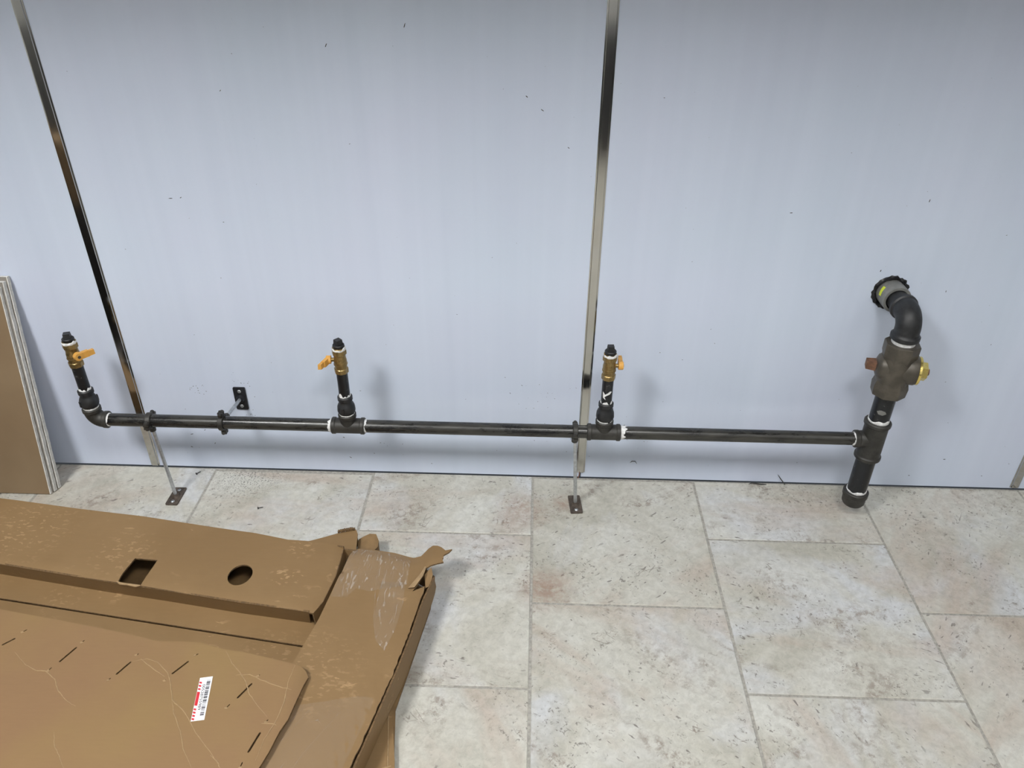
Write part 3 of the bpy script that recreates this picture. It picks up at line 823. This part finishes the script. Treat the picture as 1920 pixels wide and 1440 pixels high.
a3 = thing('pipe_support', 'level zinc rod support fixed to the wall by a black plate', 'pipe support', (-0.7578, 0.0, 0.247), SG)
lg = Vector((0.0, 0, 1)).normalized()
flange((-0.7578, -0.0005, 0.247), (0, -1, 0), lg, (-1, 0, 0), a3, 'plate_black')
rod((-0.7578, -0.003, 0.247), (-0.7635, PYY+0.025, PZZ), a3)
ring_clamp(-0.764, Vector((0, 1, 0)), a3, -0.06)

# ================================================================== LEANING BOARDS
def board(xr, ybot, ytop, zlen, thick, label, wl, face='paper_gap_shade'):
    xl = xr-wl
    d = Vector((0, ytop-ybot, 0)); zt_ = sqrt(zlen**2-(ytop-ybot)**2)
    upv = Vector((0, (ytop-ybot)/zlen, zt_/zlen)); nv = Vector((0, -upv.z, upv.y))   # towards the room
    org = Vector((xr, ybot, 0.002))
    t = thing('gypsum_board', label, 'board', (xr-wl/2, ybot, 0), 'gypsum boards leaning on the wall')
    rq = random.Random(int(abs(ybot)*1000))
    # ragged cut core edge
    n_ = 40
    gg = G(); vs = []
    for i in range(n_+1):
        v = zlen*i/n_; j = rq.uniform(-0.0008, 0.0008)
        for a, th in ((0, 0.0006), (0, thick-0.0006)):
            vs.append(org+Vector((j, 0, 0))+upv*v+nv*th)
    for i in range(n_+1):
        v = zlen*i/n_
        for th in (0.0006, thick-0.0006): vs.append(org+Vector((-wl, 0, 0))+upv*v+nv*th)
    fs = []
    o2 = 2*(n_+1)
    for i in range(n_):
        a = 2*i
        fs += [(a, a+1, a+3, a+2), (o2+a, o2+a+2, o2+a+3, o2+a+1), (a+1, o2+a+1, o2+a+3, a+3), (a, a+2, o2+a+2, o2+a)]
    fs += [(0, o2, o2+1, 1), (2*n_, 2*n_+1, o2+2*n_+1, o2+2*n_)]
    gg.add(vs, fs, 0, False)
    mk('core', gg, 'gypsum', t)
    for nm, th, mt in (('front_paper', thick-0.0006, face), ('back_paper', 0.0, 'gypsum')):
        gg = G().box(org+Vector((-wl/2-0.002, 0, 0))+upv*(zlen/2)+nv*(th+0.0003), (wl-0.001, zlen-0.001, 0.0006), (Vector((1, 0, 0)), upv, nv))
        mk(nm, gg, mt, t)
board(-1.276, -0.1015, -0.003, 0.605, 0.0112, 'pale edged gypsum board at the back of the leaning stack, against the wall', 0.62)
board(-1.2795, -0.1145, -0.0165, 0.597, 0.0125, 'pale edged gypsum board in the middle of the leaning stack', 0.60)
board(-1.286, -0.1290, -0.031, 0.588, 0.0092, 'brown faced gypsum board at the front of the leaning stack', 0.58, 'board_paper')

# ================================================================== CARDBOARD TRAY
TH = 0.004
tray = thing('cardboard_tray', 'shallow brown cardboard carton tray with torn corner lying on the tiles', 'cardboard tray', (-0.75, -0.65, 0))
def bumpy(x, y, a=0.0015): return a*(sin(17*x+5*y)+sin(11*y-7*x+1.3))
# base
base_poly = [(-1.44, -0.245), (-0.405, -0.360), (-0.30, -0.395), (-0.193, -0.449), (-0.192, -0.50), (-0.232, -0.77), (-0.215, -0.90), (-0.20, -1.06), (-1.34, -1.06), (-1.36, -0.60)]
mk('base_panel', G().sheet(base_poly, [], lambda u, v, k: V(u, v, 0.0065-(TH if k else 0)), 0.06), ['kraft_in', 'kraft_edge'], tray)
# floor liner in two strips that leave the dark crease between them
def cre(x): return -0.523 + (x+1.195)*(-0.106/0.734)
l1 = [(-1.42, -0.40), (-0.44, -0.54), (-0.40, -0.632)] + [(x, cre(x)+0.0012) for x in (-0.46, -0.6, -0.8, -1.0, -1.2, -1.41)]
mk('liner_panel', G().sheet(l1, [], lambda u, v, k: V(u, v, 0.020+0.004*max(0, min(1, (v-cre(u))/0.05))-(TH if k else 0)), 0.035), ['kraft', 'kraft_edge'], tray)
l2 = [(x, cre(x)-0.0012) for x in (-1.36, -1.2, -1.0, -0.8, -0.6, -0.46)] + [(-0.40, -0.645), (-0.41, -1.02), (-1.34, -1.02)]
mk('liner_panel', G().sheet(l2, [], lambda u, v, k: V(u, v, 0.0165-(TH if k else 0)), 0.05), ['kraft', 'kraft_edge'], tray)
# back rim: top with the two cut-outs
Aback = [(-1.45, -0.237), (-1.332, -0.252), (-0.935, -0.303), (-0.636, -0.352), (-0.551, -0.372), (-0.485, -0.375), (-0.412, -0.385)]
Aend = [(-0.411, -0.475), (-0.423, -0.556), (-0.437, -0.588)]
Afront = [(-0.447, -0.5865), (-0.605, -0.566), (-0.797, -0.536), (-0.928, -0.517), (-1.202, -0.473), (-1.36, -0.449), (-1.45, -0.436)]
rd = [(-0.6305+0.0275*cos(2*pi*i/28), -0.4885+0.0315*sin(2*pi*i/28)) for i in range(28)]
sq = [(-0.893, -0.4475), (-0.838, -0.452), (-0.844, -0.522), (-0.846, -0.5275), (-0.902, -0.5195), (-0.900, -0.49)]
def dseg(x, y, a, b_):
    ax_, ay_ = a; bx_, by_ = b_
    tq = max(0, min(1, ((x-ax_)*(bx_-ax_)+(y-ay_)*(by_-ay_))/((bx_-ax_)**2+(by_-ay_)**2)))
    return sqrt((x-ax_-tq*(bx_-ax_))**2+(y-ay_-tq*(by_-ay_))**2)
def dline(x, y, L): return min(dseg(x, y, L[i], L[i+1]) for i in range(len(L)-1))
AendL = [Aback[-1]]+Aend
def zA(x, y):
    z = 0.085 + bumpy(x, y, 0.0009)
    z -= 0.0035*math.exp(-(dline(x, y, Afront)/0.006)**2)
    z -= 0.007*math.exp(-(dline(x, y, AendL)/0.012)**2)
    z -= 0.0016*math.exp(-(dseg(x, y, (-0.79, -0.34), (-0.84, -0.44))/0.006)**2)
    return z
topA = mk('rim_top', G().sheet(Aback+Aend+Afront, [sq, rd], lambda u, v, k: V(u, v, zA(u, v)-(TH if k else 0)), 0.014), ['kraft', 'kraft_edge'], tray)
# ragged paper lip of the square opening
gg = G().tube([(-0.9045, -0.519, 0.0845), (-0.895, -0.523, 0.082), (-0.875, -0.526, 0.083), (-0.856, -0.5285, 0.0822), (-0.845, -0.529, 0.0845)], [0.001, 0.0032, 0.0026, 0.0034, 0.001], 7)
mk('torn_lip', gg, 'kraft_light', topA)
# rim walls
def ribbon(path_top, path_bot, th=TH, m_=None):
    gg = G(); n = len(path_top)
    ft = [Vector(q) for q in path_top]; fb = [Vector(q) for q in path_bot]
    nr = []
    for i in range(n):
        t_ = (ft[min(i+1, n-1)]-ft[max(i-1, 0)]).normalized()
        nr.append(t_.cross((fb[i]-ft[i]).normalized()).normalized())
    A_ = ft+fb; B_ = [ft[i]+nr[i]*th for i in range(n)]+[fb[i]+nr[i]*th for i in range(n)]
    gg.add(A_+B_, [(i, i+n, i+n+1, i+1) for i in range(n-1)] + [(2*n+i, 2*n+i+1, 3*n+i+1, 3*n+i) for i in range(n-1)])
    gg.add(A_+B_, [(i, i+1, 2*n+i+1, 2*n+i) for i in range(n-1)] + [(n+i, 3*n+i, 3*n+i+1, n+i+1) for i in range(n-1)] + [(0, 2*n, 3*n, n), (n-1, 2*n-1, 4*n-1, 3*n-1)], 1, False)
    return gg
pt = [(-1.45, -0.4375, 0.0805)] + [(x, y-0.0012, 0.0808) for x, y in reversed(Afront[:-1])] 
pb = [(x-0.008, y+0.019, 0.0225) for x, y, z in pt]
mk('rim_wall', ribbon(pt, pb), ['kraft', 'kraft_edge'], tray)
pt = [(x, y, 0.0835) for x, y in reversed(Aback)]; pb = [(x, y+0.004, 0.008) for x, y, z in pt]
mk('rim_wall', ribbon(pt, pb), ['kraft', 'kraft_edge'], tray)
pt = [(x, y, 0.078) for x, y in [Aback[-1]]+Aend]; pb = [(x+0.004, y, 0.012) for x, y, z in pt]
mk('rim_wall', ribbon(list(reversed(pt)), list(reversed(pb))), ['kraft', 'kraft_edge'], tray)
# side rim: top with torn, curled corner
Btop = [(-0.39, -0.384), (-0.34, -0.387), (-0.287, -0.396), (-0.25, -0.4085), (-0.239, -0.411), (-0.222, -0.410), (-0.213, -0.398), (-0.206, -0.392), (-0.195, -0.390), (-0.184, -0.393), (-0.174, -0.398), (-0.163, -0.409), (-0.147, -0.411), (-0.154, -0.418), (-0.166, -0.4245), (-0.1655, -0.433), (-0.168, -0.437), (-0.164, -0.445), (-0.178, -0.4475), (-0.193, -0.451), (-0.209, -0.458), (-0.210, -0.473), (-0.213, -0.492), (-0.219, -0.512), (-0.226, -0.528)]
Bout = [(-0.226, -0.528), (-0.212, -0.517), (-0.2005, -0.5085), (-0.2015, -0.531), (-0.209, -0.574), (-0.217, -0.639), (-0.234, -0.735), (-0.25, -0.808), (-0.263, -0.866), (-0.282, -0.946), (-0.305, -1.05)]
Binn = [(-0.495, -1.05), (-0.474, -0.953), (-0.466, -0.901), (-0.452, -0.81), (-0.442, -0.722), (-0.43, -0.668), (-0.418, -0.611), (-0.412, -0.566), (-0.4, -0.469)]
def zB(x, y):
    z = 0.088 + bumpy(x, y, 0.0012)
    # curl of the torn corner
    d = max(0.0, (x+0.215)); q = max(0.0, min(1.0, (y+0.47)/0.03))
    z += q*(0.35*d*min(1, d/0.02) + 0.004*sin(90*x))*(1 if d > 0 else 0)
    z -= 0.010*math.exp(-(dline(x, y, Btop[:5])/0.02)**2)
    z -= 0.006*math.exp(-(dline(x, y, [Binn[-1], Btop[0]])/0.010)**2)
    z += 0.003*math.exp(-(dseg(x, y, (-0.225, -0.525), (-0.30, -0.52))/0.012)**2)
    z -= 0.0045*math.exp(-(dseg(x, y, (-0.243, -0.75), (-0.345, -1.04))/0.008)**2)
    return z
rq = random.Random(12)
Bo = []
for i in range(len(Bout)-1):      # torn flutes along the outer edge
    a = Vector(Bout[i]); b_ = Vector(Bout[i+1]); m_ = max(1, int((b_-a).length/0.008))
    for k in range(m_):
        q = a.lerp(b_, k/m_); Bo.append((q.x+rq.uniform(-0.0013, 0.0013) if i > 1 else q.x, q.y))
Bo.append(Bout[-1])
topB = mk('rim_top', G().sheet(Btop+Bo[1:]+Binn, [], lambda u, v, k: V(u, v, zB(u, v)-(TH if k else 0)), 0.012), ['kraft', 'kraft_edge'], tray)
# outer wall of the side rim
wt = [(-0.1915, -0.452, 0.062), (-0.186, -0.470, 0.079), (-0.1905, -0.500, 0.0855), (-0.1985, -0.534, 0.0862), (-0.206, -0.576, 0.0862), (-0.2145, -0.640, 0.0862), (-0.2315, -0.735, 0.0862), (-0.2475, -0.808, 0.0862), (-0.261, -0.866, 0.082), (-0.280, -0.946, 0.080), (-0.303, -1.05, 0.079)]
wb = [(-0.187, -0.455, 0.028), (-0.188, -0.472, 0.026), (-0.191, -0.500, 0.026), (-0.1965, -0.534, 0.026), (-0.203, -0.576, 0.026), (-0.2125, -0.640, 0.026), (-0.227, -0.728, 0.026), (-0.2425, -0.788, 0.028), (-0.262, -0.866, 0.026), (-0.280, -0.946, 0.026), (-0.303, -1.05, 0.026)]
mk('rim_wall', ribbon(wt, wb), ['kraft', 'kraft_edge'], tray)
# crumpled inner ply showing in the tear
gg = G().sheet([(-0.2, -0.505), (-0.206, -0.47), (-0.192, -0.452), (-0.187, -0.47), (-0.190, -0.50)], [], lambda u, v, k: V(u, v, 0.078+0.10*(u+0.2)+0.5*max(0, v+0.49)*0.6-(0.003 if k else 0)), 0.012)
mk('torn_ply', gg, ['kraft_in', 'kraft_edge'], topB)
gg = G().sheet([(-0.236, -0.522), (-0.214, -0.478), (-0.2065, -0.455), (-0.203, -0.458), (-0.207, -0.485), (-0.222, -0.520)], [], lambda u, v, k: V(u, v, 0.0955-0.5*(u+0.215)*(v+0.53)*20*0.02-(0.0025 if k else 0)), 0.012)
mk('torn_ply', gg, ['kraft_light', 'kraft_edge'], topB)
pt = [(x+0.006, y, 0.084) for x, y in Binn]; pb = [(x+0.006, y, 0.010) for x, y, z in pt]
mk('rim_wall', ribbon(pt, pb), ['kraft', 'kraft_edge'], tray)
pt = [(-0.412, -0.384, 0.074), (-0.386, -0.388, 0.076), (-0.34, -0.391, 0.075), (-0.287, -0.40, 0.075), (-0.245, -0.414, 0.075), (-0.205, -0.442, 0.072), (-0.190, -0.455, 0.066)]; pb = [(x, y, 0.010) for x, y, z in pt]
mk('rim_wall', ribbon(list(reversed(pt)), list(reversed(pb))), ['kraft', 'kraft_edge'], tray)
# torn end flap behind the corner and its rolled end
fl = [(-0.60, -0.362), (-0.533, -0.352), (-0.48, -0.333), (-0.443, -0.318), (-0.432, -0.3135), (-0.415, -0.309), (-0.400, -0.3055), (-0.393, -0.322), (-0.386, -0.375), (-0.41, -0.386), (-0.485, -0.376), (-0.551, -0.373)]
def zF(x, y): return 0.052 + 0.012*min(1, max(0, (x+0.58)/0.18)) - 0.0008*(y+0.35)
flap = mk('torn_flap', G().sheet(fl, [], lambda u, v, k: V(u, v, zF(u, v)-(TH if k else 0)), 0.012), ['kraft', 'kraft_edge'], tray)
rq = random.Random(3)
for i in range(9):
    x = -0.441+i*0.0045
    gg = G().box(V(x, -0.3165+0.29*(x+0.441)+rq.uniform(-.001, .001), 0.066+rq.uniform(-.002, .002)), (0.0042, 0.007, 0.004+rq.uniform(0, .003)))
    mk('torn_flute', gg, 'kraft_edge', flap)
pt = [(x, y, zF(x, y)-0.002) for x, y in fl[1:7]]; pb = [(x, y+0.006, 0.004) for x, y, z in pt]
mk('rim_wall', ribbon(list(reversed(pt)), list(reversed(pb))), ['kraft_in', 'kraft_edge'], tray)
rl = [(-0.393, -0.322), (-0.380, -0.318), (-0.365, -0.3115), (-0.350, -0.309), (-0.341, -0.325), (-0.340, -0.345), (-0.345, -0.36), (-0.386, -0.376)]
mk('torn_flap', G().sheet(rl, [], lambda u, v, k: V(u, v, 0.046+0.010*sin((u+0.393)/0.055*pi)+0.003*sin(60*v)-(TH if k else 0)), 0.009), ['kraft_in', 'kraft_edge'], tray)
pt = [(-0.386, -0.376, 0.046), (-0.352, -0.362, 0.046), (-0.341, -0.345, 0.045), (-0.3415, -0.325, 0.045), (-0.350, -0.310, 0.046), (-0.378, -0.317, 0.048)]; pb = [(x, y, 0.004) for x, y, z in pt]
mk('rim_wall', ribbon(pt, pb), ['kraft_in', 'kraft_edge'], tray)
# lower flap showing under the side rim at the front
lf = [(-0.262, -0.775), (-0.242, -0.767), (-0.232, -0.80), (-0.215, -0.885), (-0.205, -0.95), (-0.19, -1.05), (-0.36, -1.05), (-0.31, -0.90)]
lfo = mk('lower_flap', G().sheet(lf, [], lambda u, v, k: V(u, v, 0.0150+0.006*max(0, (v+0.90)/0.14)-(TH if k else 0)), 0.02), ['kraft', 'kraft_edge'], tray)
mk('fold_line', G().tube([(-0.245, -0.775, 0.021), (-0.236, -0.83, 0.0185), (-0.225, -0.905, 0.0150)], 0.0014, 6), 'kraft_light', lfo)
mk('fold_line', G().tube([(-0.262, -0.91, 0.0150), (-0.22, -0.896, 0.0155)], 0.0014, 6), 'kraft_light', lfo)
# clear packing tape
def ontop(off): return lambda u, v, k: V(u, v, zB(u, v)+off-(0.0004 if k else 0))
tp1 = [(-0.392, -0.388), (-0.339, -0.391), (-0.292, -0.400), (-0.255, -0.4105), (-0.244, -0.43), (-0.242, -0.505), (-0.275, -0.518), (-0.325, -0.528), (-0.355, -0.520), (-0.37, -0.545), (-0.407, -0.548), (-0.402, -0.49), (-0.396, -0.43)]
mk('packing_tape', G().sheet(tp1, [], ontop(0.0012), 0.01, 0, 0), 'tape', topB, label='wrinkled clear packing tape')
tp2 = [(-0.300, -0.50), (-0.246, -0.50), (-0.242, -0.56), (-0.247, -0.63), (-0.262, -0.69), (-0.285, -0.665), (-0.302, -0.60)]
mk('packing_tape', G().sheet(tp2, [], ontop(0.0020), 0.01, 0, 0), 'tape', topB, label='wrinkled clear packing tape')
tp3 = [(-0.300, -0.80), (-0.262, -0.80), (-0.290, -0.93), (-0.318, -1.045), (-0.488, -1.045), (-0.462, -0.92), (-0.43, -0.83), (-0.36, -0.815)]
mk('packing_tape', G().sheet(tp3, [], ontop(0.0012), 0.012, 0, 0), 'tape_smooth', topB, label='wrinkled clear packing tape')
# sharp wrinkles and folds in the tape
rq = random.Random(77)
wr = [[(-0.376, -0.40), (-0.392, -0.50)], [(-0.385, -0.40), (-0.402, -0.53)], [(-0.366, -0.395), (-0.386, -0.47)], [(-0.303, -0.42), (-0.298, -0.48), (-0.300, -0.525)],
      [(-0.283, -0.415), (-0.278, -0.47), (-0.277, -0.53)], [(-0.263, -0.42), (-0.258, -0.50), (-0.258, -0.56), (-0.259, -0.63)], [(-0.315, -0.43), (-0.313, -0.50), (-0.309, -0.535), (-0.300, -0.60)],
      [(-0.33, -0.392), (-0.333, -0.425)], [(-0.342, -0.505), (-0.348, -0.518), (-0.346, -0.527)], [(-0.40, -0.545), (-0.38, -0.549), (-0.365, -0.546)],
      [(-0.395, -0.83), (-0.44, -0.91)], [(-0.382, -0.835), (-0.43, -0.92)], [(-0.325, -0.84), (-0.37, -0.92), (-0.40, -0.99)], [(-0.375, -0.86), (-0.360, -0.855), (-0.352, -0.865)], [(-0.40, -0.94), (-0.42, -0.99)]]
for L in wr:
    pp = [(x, y, zB(x, y)+0.0016) for x, y in L]
    mk('tape_wrinkle', G().tube(pp, [0.0003]+[0.0008]*(len(pp)-2)+[0.0003] if len(pp) > 2 else 0.0006, 5), 'tape', topB)

# ================================================================== LOOSE CARDBOARD SHEET WITH THE LABEL
sh = thing('cardboard_sheet', 'loose creased cardboard sheet with slits and a barcode label lying in the tray', 'cardboard sheet', (-0.75, -0.85, 0.018))
Ctop = [(-1.34, -0.580), (-1.25, -0.596), (-1.108, -0.621), (-0.968, -0.647), (-0.845, -0.673), (-0.753, -0.692), (-0.74, -0.698), (-0.69, -0.6955), (-0.644, -0.696), (-0.588, -0.712), (-0.541, -0.719), (-0.435, -0.745), (-0.418, -0.750), (-0.407, -0.757), (-0.400, -0.768), (-0.404, -0.79), (-0.408, -0.825), (-0.413, -0.865), (-0.422, -0.892), (-0.43, -0.93), (-0.439, -0.962), (-0.452, -1.05), (-1.34, -1.05)]
fold = [(-0.430, -0.735), (-0.430, -0.786), (-0.430, -0.829), (-0.434, -0.867), (-0.445, -0.909), (-0.455, -0.947), (-0.470, -1.05)]
def zC(x, y):
    z = 0.108 + bumpy(x, y, 0.0016)
    # roll down at the right end
    fx = None
    for i in range(len(fold)-1):
        if fold[i+1][1] <= y <= fold[i][1]:
            tq = (y-fold[i][1])/(fold[i+1][1]-fold[i][1]); fx = fold[i][0]+tq*(fold[i+1][0]-fold[i][0])
    if fx is None: fx = -0.430
    d = max(0, x-fx)
    z -= 13*d*d
    z -= 0.05*max(0, -0.75-x)*0.6
    return z
slits = [((-1.051, -0.715), (-1.032, -0.696), 1), ((-1.027, -0.681), (-1.02, -0.673), 0), ((-0.91, -0.753), (-0.891, -0.716), 1), ((-0.922, -0.773), (-0.918, -0.765), 0), ((-0.887, -0.705), (-0.883, -0.699), 0),
         ((-0.779, -0.782), (-0.762, -0.75), 1), ((-0.789, -0.795), (-0.785, -0.789), 0), ((-0.759, -0.735), (-0.755, -0.73), 0), ((-0.67, -0.776), (-0.648, -0.743), 1), ((-0.641, -0.729), (-0.635, -0.7245), 0),
         ((-0.678, -0.792), (-0.676, -0.788), 0), ((-0.522, -0.827), (-0.503, -0.792), 1), ((-0.536, -0.848), (-0.531, -0.839), 0), ((-0.497, -0.776), (-0.493, -0.772), 0), ((-0.466, -0.937), (-0.455, -0.896), 1),
         ((-0.451, -0.876), (-0.448, -0.870), 0), ((-0.471, -0.965), (-0.47, -0.954), 0), ((-1.21, -0.745), (-1.19, -0.71), 1), ((-1.20, -0.90), (-1.18, -0.865), 1)]
holes = []
for a, b_, big in slits:
    a = Vector(a); b_ = Vector(b_); d = (b_-a).normalized(); n_ = Vector((-d.y, d.x)); hw = 0.0019 if big else 0.0010
    holes.append([tuple(a), tuple(a+d*0.002-n_*hw), tuple(b_-d*0.002-n_*hw), tuple(b_), tuple(b_-d*0.002+n_*hw), tuple(a+d*0.002+n_*hw)])
cp = mk('sheet_panel', G().sheet(Ctop, holes, lambda u, v, k: V(u, v, zC(u, v)-(TH if k else 0)), 0.013), ['kraft_sheet', 'kraft_edge'], sh)
# legs of the folded sheet that keep it off the tray floor
pt = [(-1.32, -1.03, 0.083), (-1.0, -1.03, 0.092), (-0.6, -1.03, 0.10)]; pb = [(x, y, 0.0175) for x, y, z in pt]
mk('folded_leg', ribbon(pt, pb), ['kraft_sheet', 'kraft_edge'], sh)
pt = [(-1.325, -0.62, 0.082), (-1.325, -0.80, 0.082), (-1.325, -1.0, 0.082)]; pb = [(x, y, 0.0175) for x, y, z in pt]
mk('folded_leg', ribbon(pt, pb), ['kraft_sheet', 'kraft_edge'], sh)
KR = [[(-1.015, -0.73), (-0.975, -0.76), (-0.947, -0.773), (-0.926, -0.773), (-0.898, -0.793), (-0.876, -0.819), (-0.846, -0.843), (-0.824, -0.853)],
      [(-0.837, -0.907), (-0.823, -0.932), (-0.803, -0.954), (-0.782, -0.977)],
      [(-0.759, -0.75), (-0.734, -0.742), (-0.709, -0.75), (-0.679, -0.773), (-0.662, -0.799), (-0.646, -0.833), (-0.609, -0.861), (-0.575, -0.9), (-0.536, -0.936), (-0.509, -0.96)],
      [(-0.646, -0.833), (-0.631, -0.862), (-0.604, -0.898), (-0.586, -0.933), (-0.557, -0.968)],
      [(-0.747, -0.742), (-0.711, -0.765), (-0.681, -0.782)],
      [(-0.582, -0.716), (-0.559, -0.746), (-0.536, -0.767), (-0.516, -0.79), (-0.5, -0.818), (-0.477, -0.842), (-0.451, -0.866)],
      [(-0.542, -0.774), (-0.514, -0.772), (-0.49, -0.784), (-0.445, -0.8), (-0.422, -0.805)],
      [(-0.459, -0.878), (-0.44, -0.878), (-0.43, -0.881)], [(-0.532, -0.943), (-0.513, -0.957), (-0.506, -0.966)],
      [(-0.430, -0.748), (-0.433, -0.79), (-0.428, -0.83), (-0.432, -0.87), (-0.444, -0.91), (-0.448, -0.95)]]
for L in KR:
    pp = []
    for i in range(len(L)-1):
        for k in range(4):
            q = Vector(L[i]).lerp(Vector(L[i+1]), k/4); pp.append((q.x+rq.uniform(-.0007, .0007), q.y+rq.uniform(-.0007, .0007)))
    pp.append(L[-1])
    rad = [0.0004+0.0009*sin(pi*min(1, (i+0.5)/len(pp)))*rq.uniform(.7, 1.2) for i in range(len(pp))]
    mk('crease', G().tube([V(x, y, zC(x, y)-0.0003) for x, y in pp], rad, 6), 'kraft_light', cp)
for a, b_, big in slits:
    if not big:
        q = Vector(a); d = (Vector(b_)-q).normalized()
        gg = G().sheet([(q.x+0.004*cos(t_)*rq.uniform(.5, 1.1), q.y+0.003*sin(t_)*rq.uniform(.5, 1.1)) for t_ in [2*pi*i/9 for i in range(9)]], [], lambda u, v, k: V(u, v, zC(u, v)+(0.0006 if k == 0 else 0.0)), 0.003, 0, 0)
        mk('frayed_paper', gg, 'kraft_light', cp)
# barcode label; local frame: e along the reading direction, n towards the bars
LA = Vector((-0.610, -0.782)); LB = Vector((-0.5865, -0.779)); LC_ = Vector((-0.5685, -0.875)); LD = Vector((-0.592, -0.878))
e = ((LC_-LB)+(LD-LA))/2; Llen = e.length; e.normalize(); nn = Vector((-e.y, e.x))
if nn.dot(LB-LA) < 0: nn = -nn
lc = (LA+LB+LC_+LD)/4; LW = 0.0245
def lab(off):
    def f(u, v, k=0):
        q = lc + e*u + nn*v
        return V(q.x, q.y, zC(q.x, q.y)+off-(0.0003 if k else 0))
    return f
lb = mk('barcode_label', G().sheet([(-Llen/2, -LW/2), (Llen/2, -LW/2), (Llen/2, LW/2), (-Llen/2, LW/2)], [], lab(0.0008), 0.008, 0, 0), 'label', cp, label='white barcode label with red stripes')
def strip(gg, u0, u1, v0, v1, skew=0.0):
    f = lab(0.0010); f2 = lab(0.0008)
    gg.prism([(u0, v0), (u1, v0), (u1+skew, v1), (u0+skew, v1)], f, f2)
gg = G(); u = -Llen/2+0.008; rq = random.Random(404)
while u < Llen/2-0.012:
    wq = rq.choice([0.0006, 0.0006, 0.0011, 0.0017, 0.0023]); strip(gg, u, u+wq, 0.0025, 0.0095); u += wq + rq.choice([0.0006, 0.0008, 0.0012, 0.0018])
gg.sm = [False]*len(gg.sm)
mk('barcode_bars', gg, 'ink', lb)
gg = G()
for u in (-0.040, -0.0325, -0.025, 0.0205, 0.0275, 0.0345, 0.0415):
    strip(gg, u, u+0.0040, -0.0115, -0.0065, 0.0018)
strip(gg, -0.0165, 0.0145, -0.0118, -0.0062, 0.0015)
mk('red_stripes', gg, 'ink_red', lb)
fc = bpy.data.curves.new('digits', 'FONT'); fc.body = '00528755989'; fc.size = 0.0085; fc.extrude = 0.00008; fc.align_x = 'CENTER'; fc.align_y = 'CENTER'
tmp = bpy.data.objects.new('tmp_digits', fc); COL.objects.link(tmp)
bpy.context.view_layer.update()
tm = tmp.evaluated_get(bpy.context.evaluated_depsgraph_get()).to_mesh()
gg = G()
wid = max(q.co.x for q in tm.vertices)-min(q.co.x for q in tm.vertices)
sc_ = 0.058/wid
f = lab(0.0010)
gg.add([f(q.co.x*sc_-0.003, q.co.y*0.85-0.0018) + V(0, 0, 0.0002 if q.co.z > 0 else 0) for q in tm.vertices], [list(pq.vertices) for pq in tm.polygons], 0, False)
tmp.to_mesh_clear(); bpy.data.objects.remove(tmp); bpy.data.curves.remove(fc)
mk('label_digits', gg, 'ink', lb)

# ================================================================== SMALL DEBRIS
def loose_screw(loc, ang, label):
    t = thing('loose_screw', label, 'screw', loc, 'loose screws on the tiles')
    a = Vector((cos(ang), sin(ang), 0.0)); c = Vector(loc)+Vector((0, 0, 0.0028))
    mk('shank', G().lathe(c, a, [(0, 0.0012), (0.010, 0.0012), (0.013, 0.0002)], 8), 'dark', t)
    mk('head', G().lathe(c-a*0.0025, a, [(0, 0.0036), (0.0012, 0.0038), (0.003, 0.0012)], 12), 'dark', t)
loose_screw((-0.919, -0.031, 0), 0.9, 'small dark screw on the tile near the wall left of the floor plate')
loose_screw((-0.699, -0.169, 0), 0.3, 'small dark screw on the tile behind the cardboard tray')
def scrap(pts, r, label, grp):
    gg = G().tube(pts, [r*0.3]+[r]*(len(pts)-2)+[r*0.5], 6)
    c = Vector(pts[0]); o = mk('wire_scrap', gg, 'dark', None, (c.x, c.y, 0)); o['label'] = label; o['category'] = 'wire scrap'; o['group'] = grp
WG = 'black scraps at the foot of the wall'
scrap([(0.655, -0.012, 0.0022), (0.664, -0.010, 0.006), (0.675, -0.011, 0.005), (0.69, -0.012, 0.0035), (0.705, -0.012, 0.003)], 0.0018, 'tiny black scrap with a thick end at the foot of the right panel', WG)
scrap([(0.733, -0.006, 0.035), (0.742, -0.007, 0.022), (0.752, -0.009, 0.010), (0.758, -0.011, 0.0025)], 0.0014, 'thin black wire leaning against the wall near the drip leg', WG)
scrap([(0.315, -0.0022, 0.060), (0.320, -0.0022, 0.066), (0.329, -0.0022, 0.066), (0.334, -0.0022, 0.058)], 0.0011, 'tiny hooked black scrap stuck low on the right panel', WG)
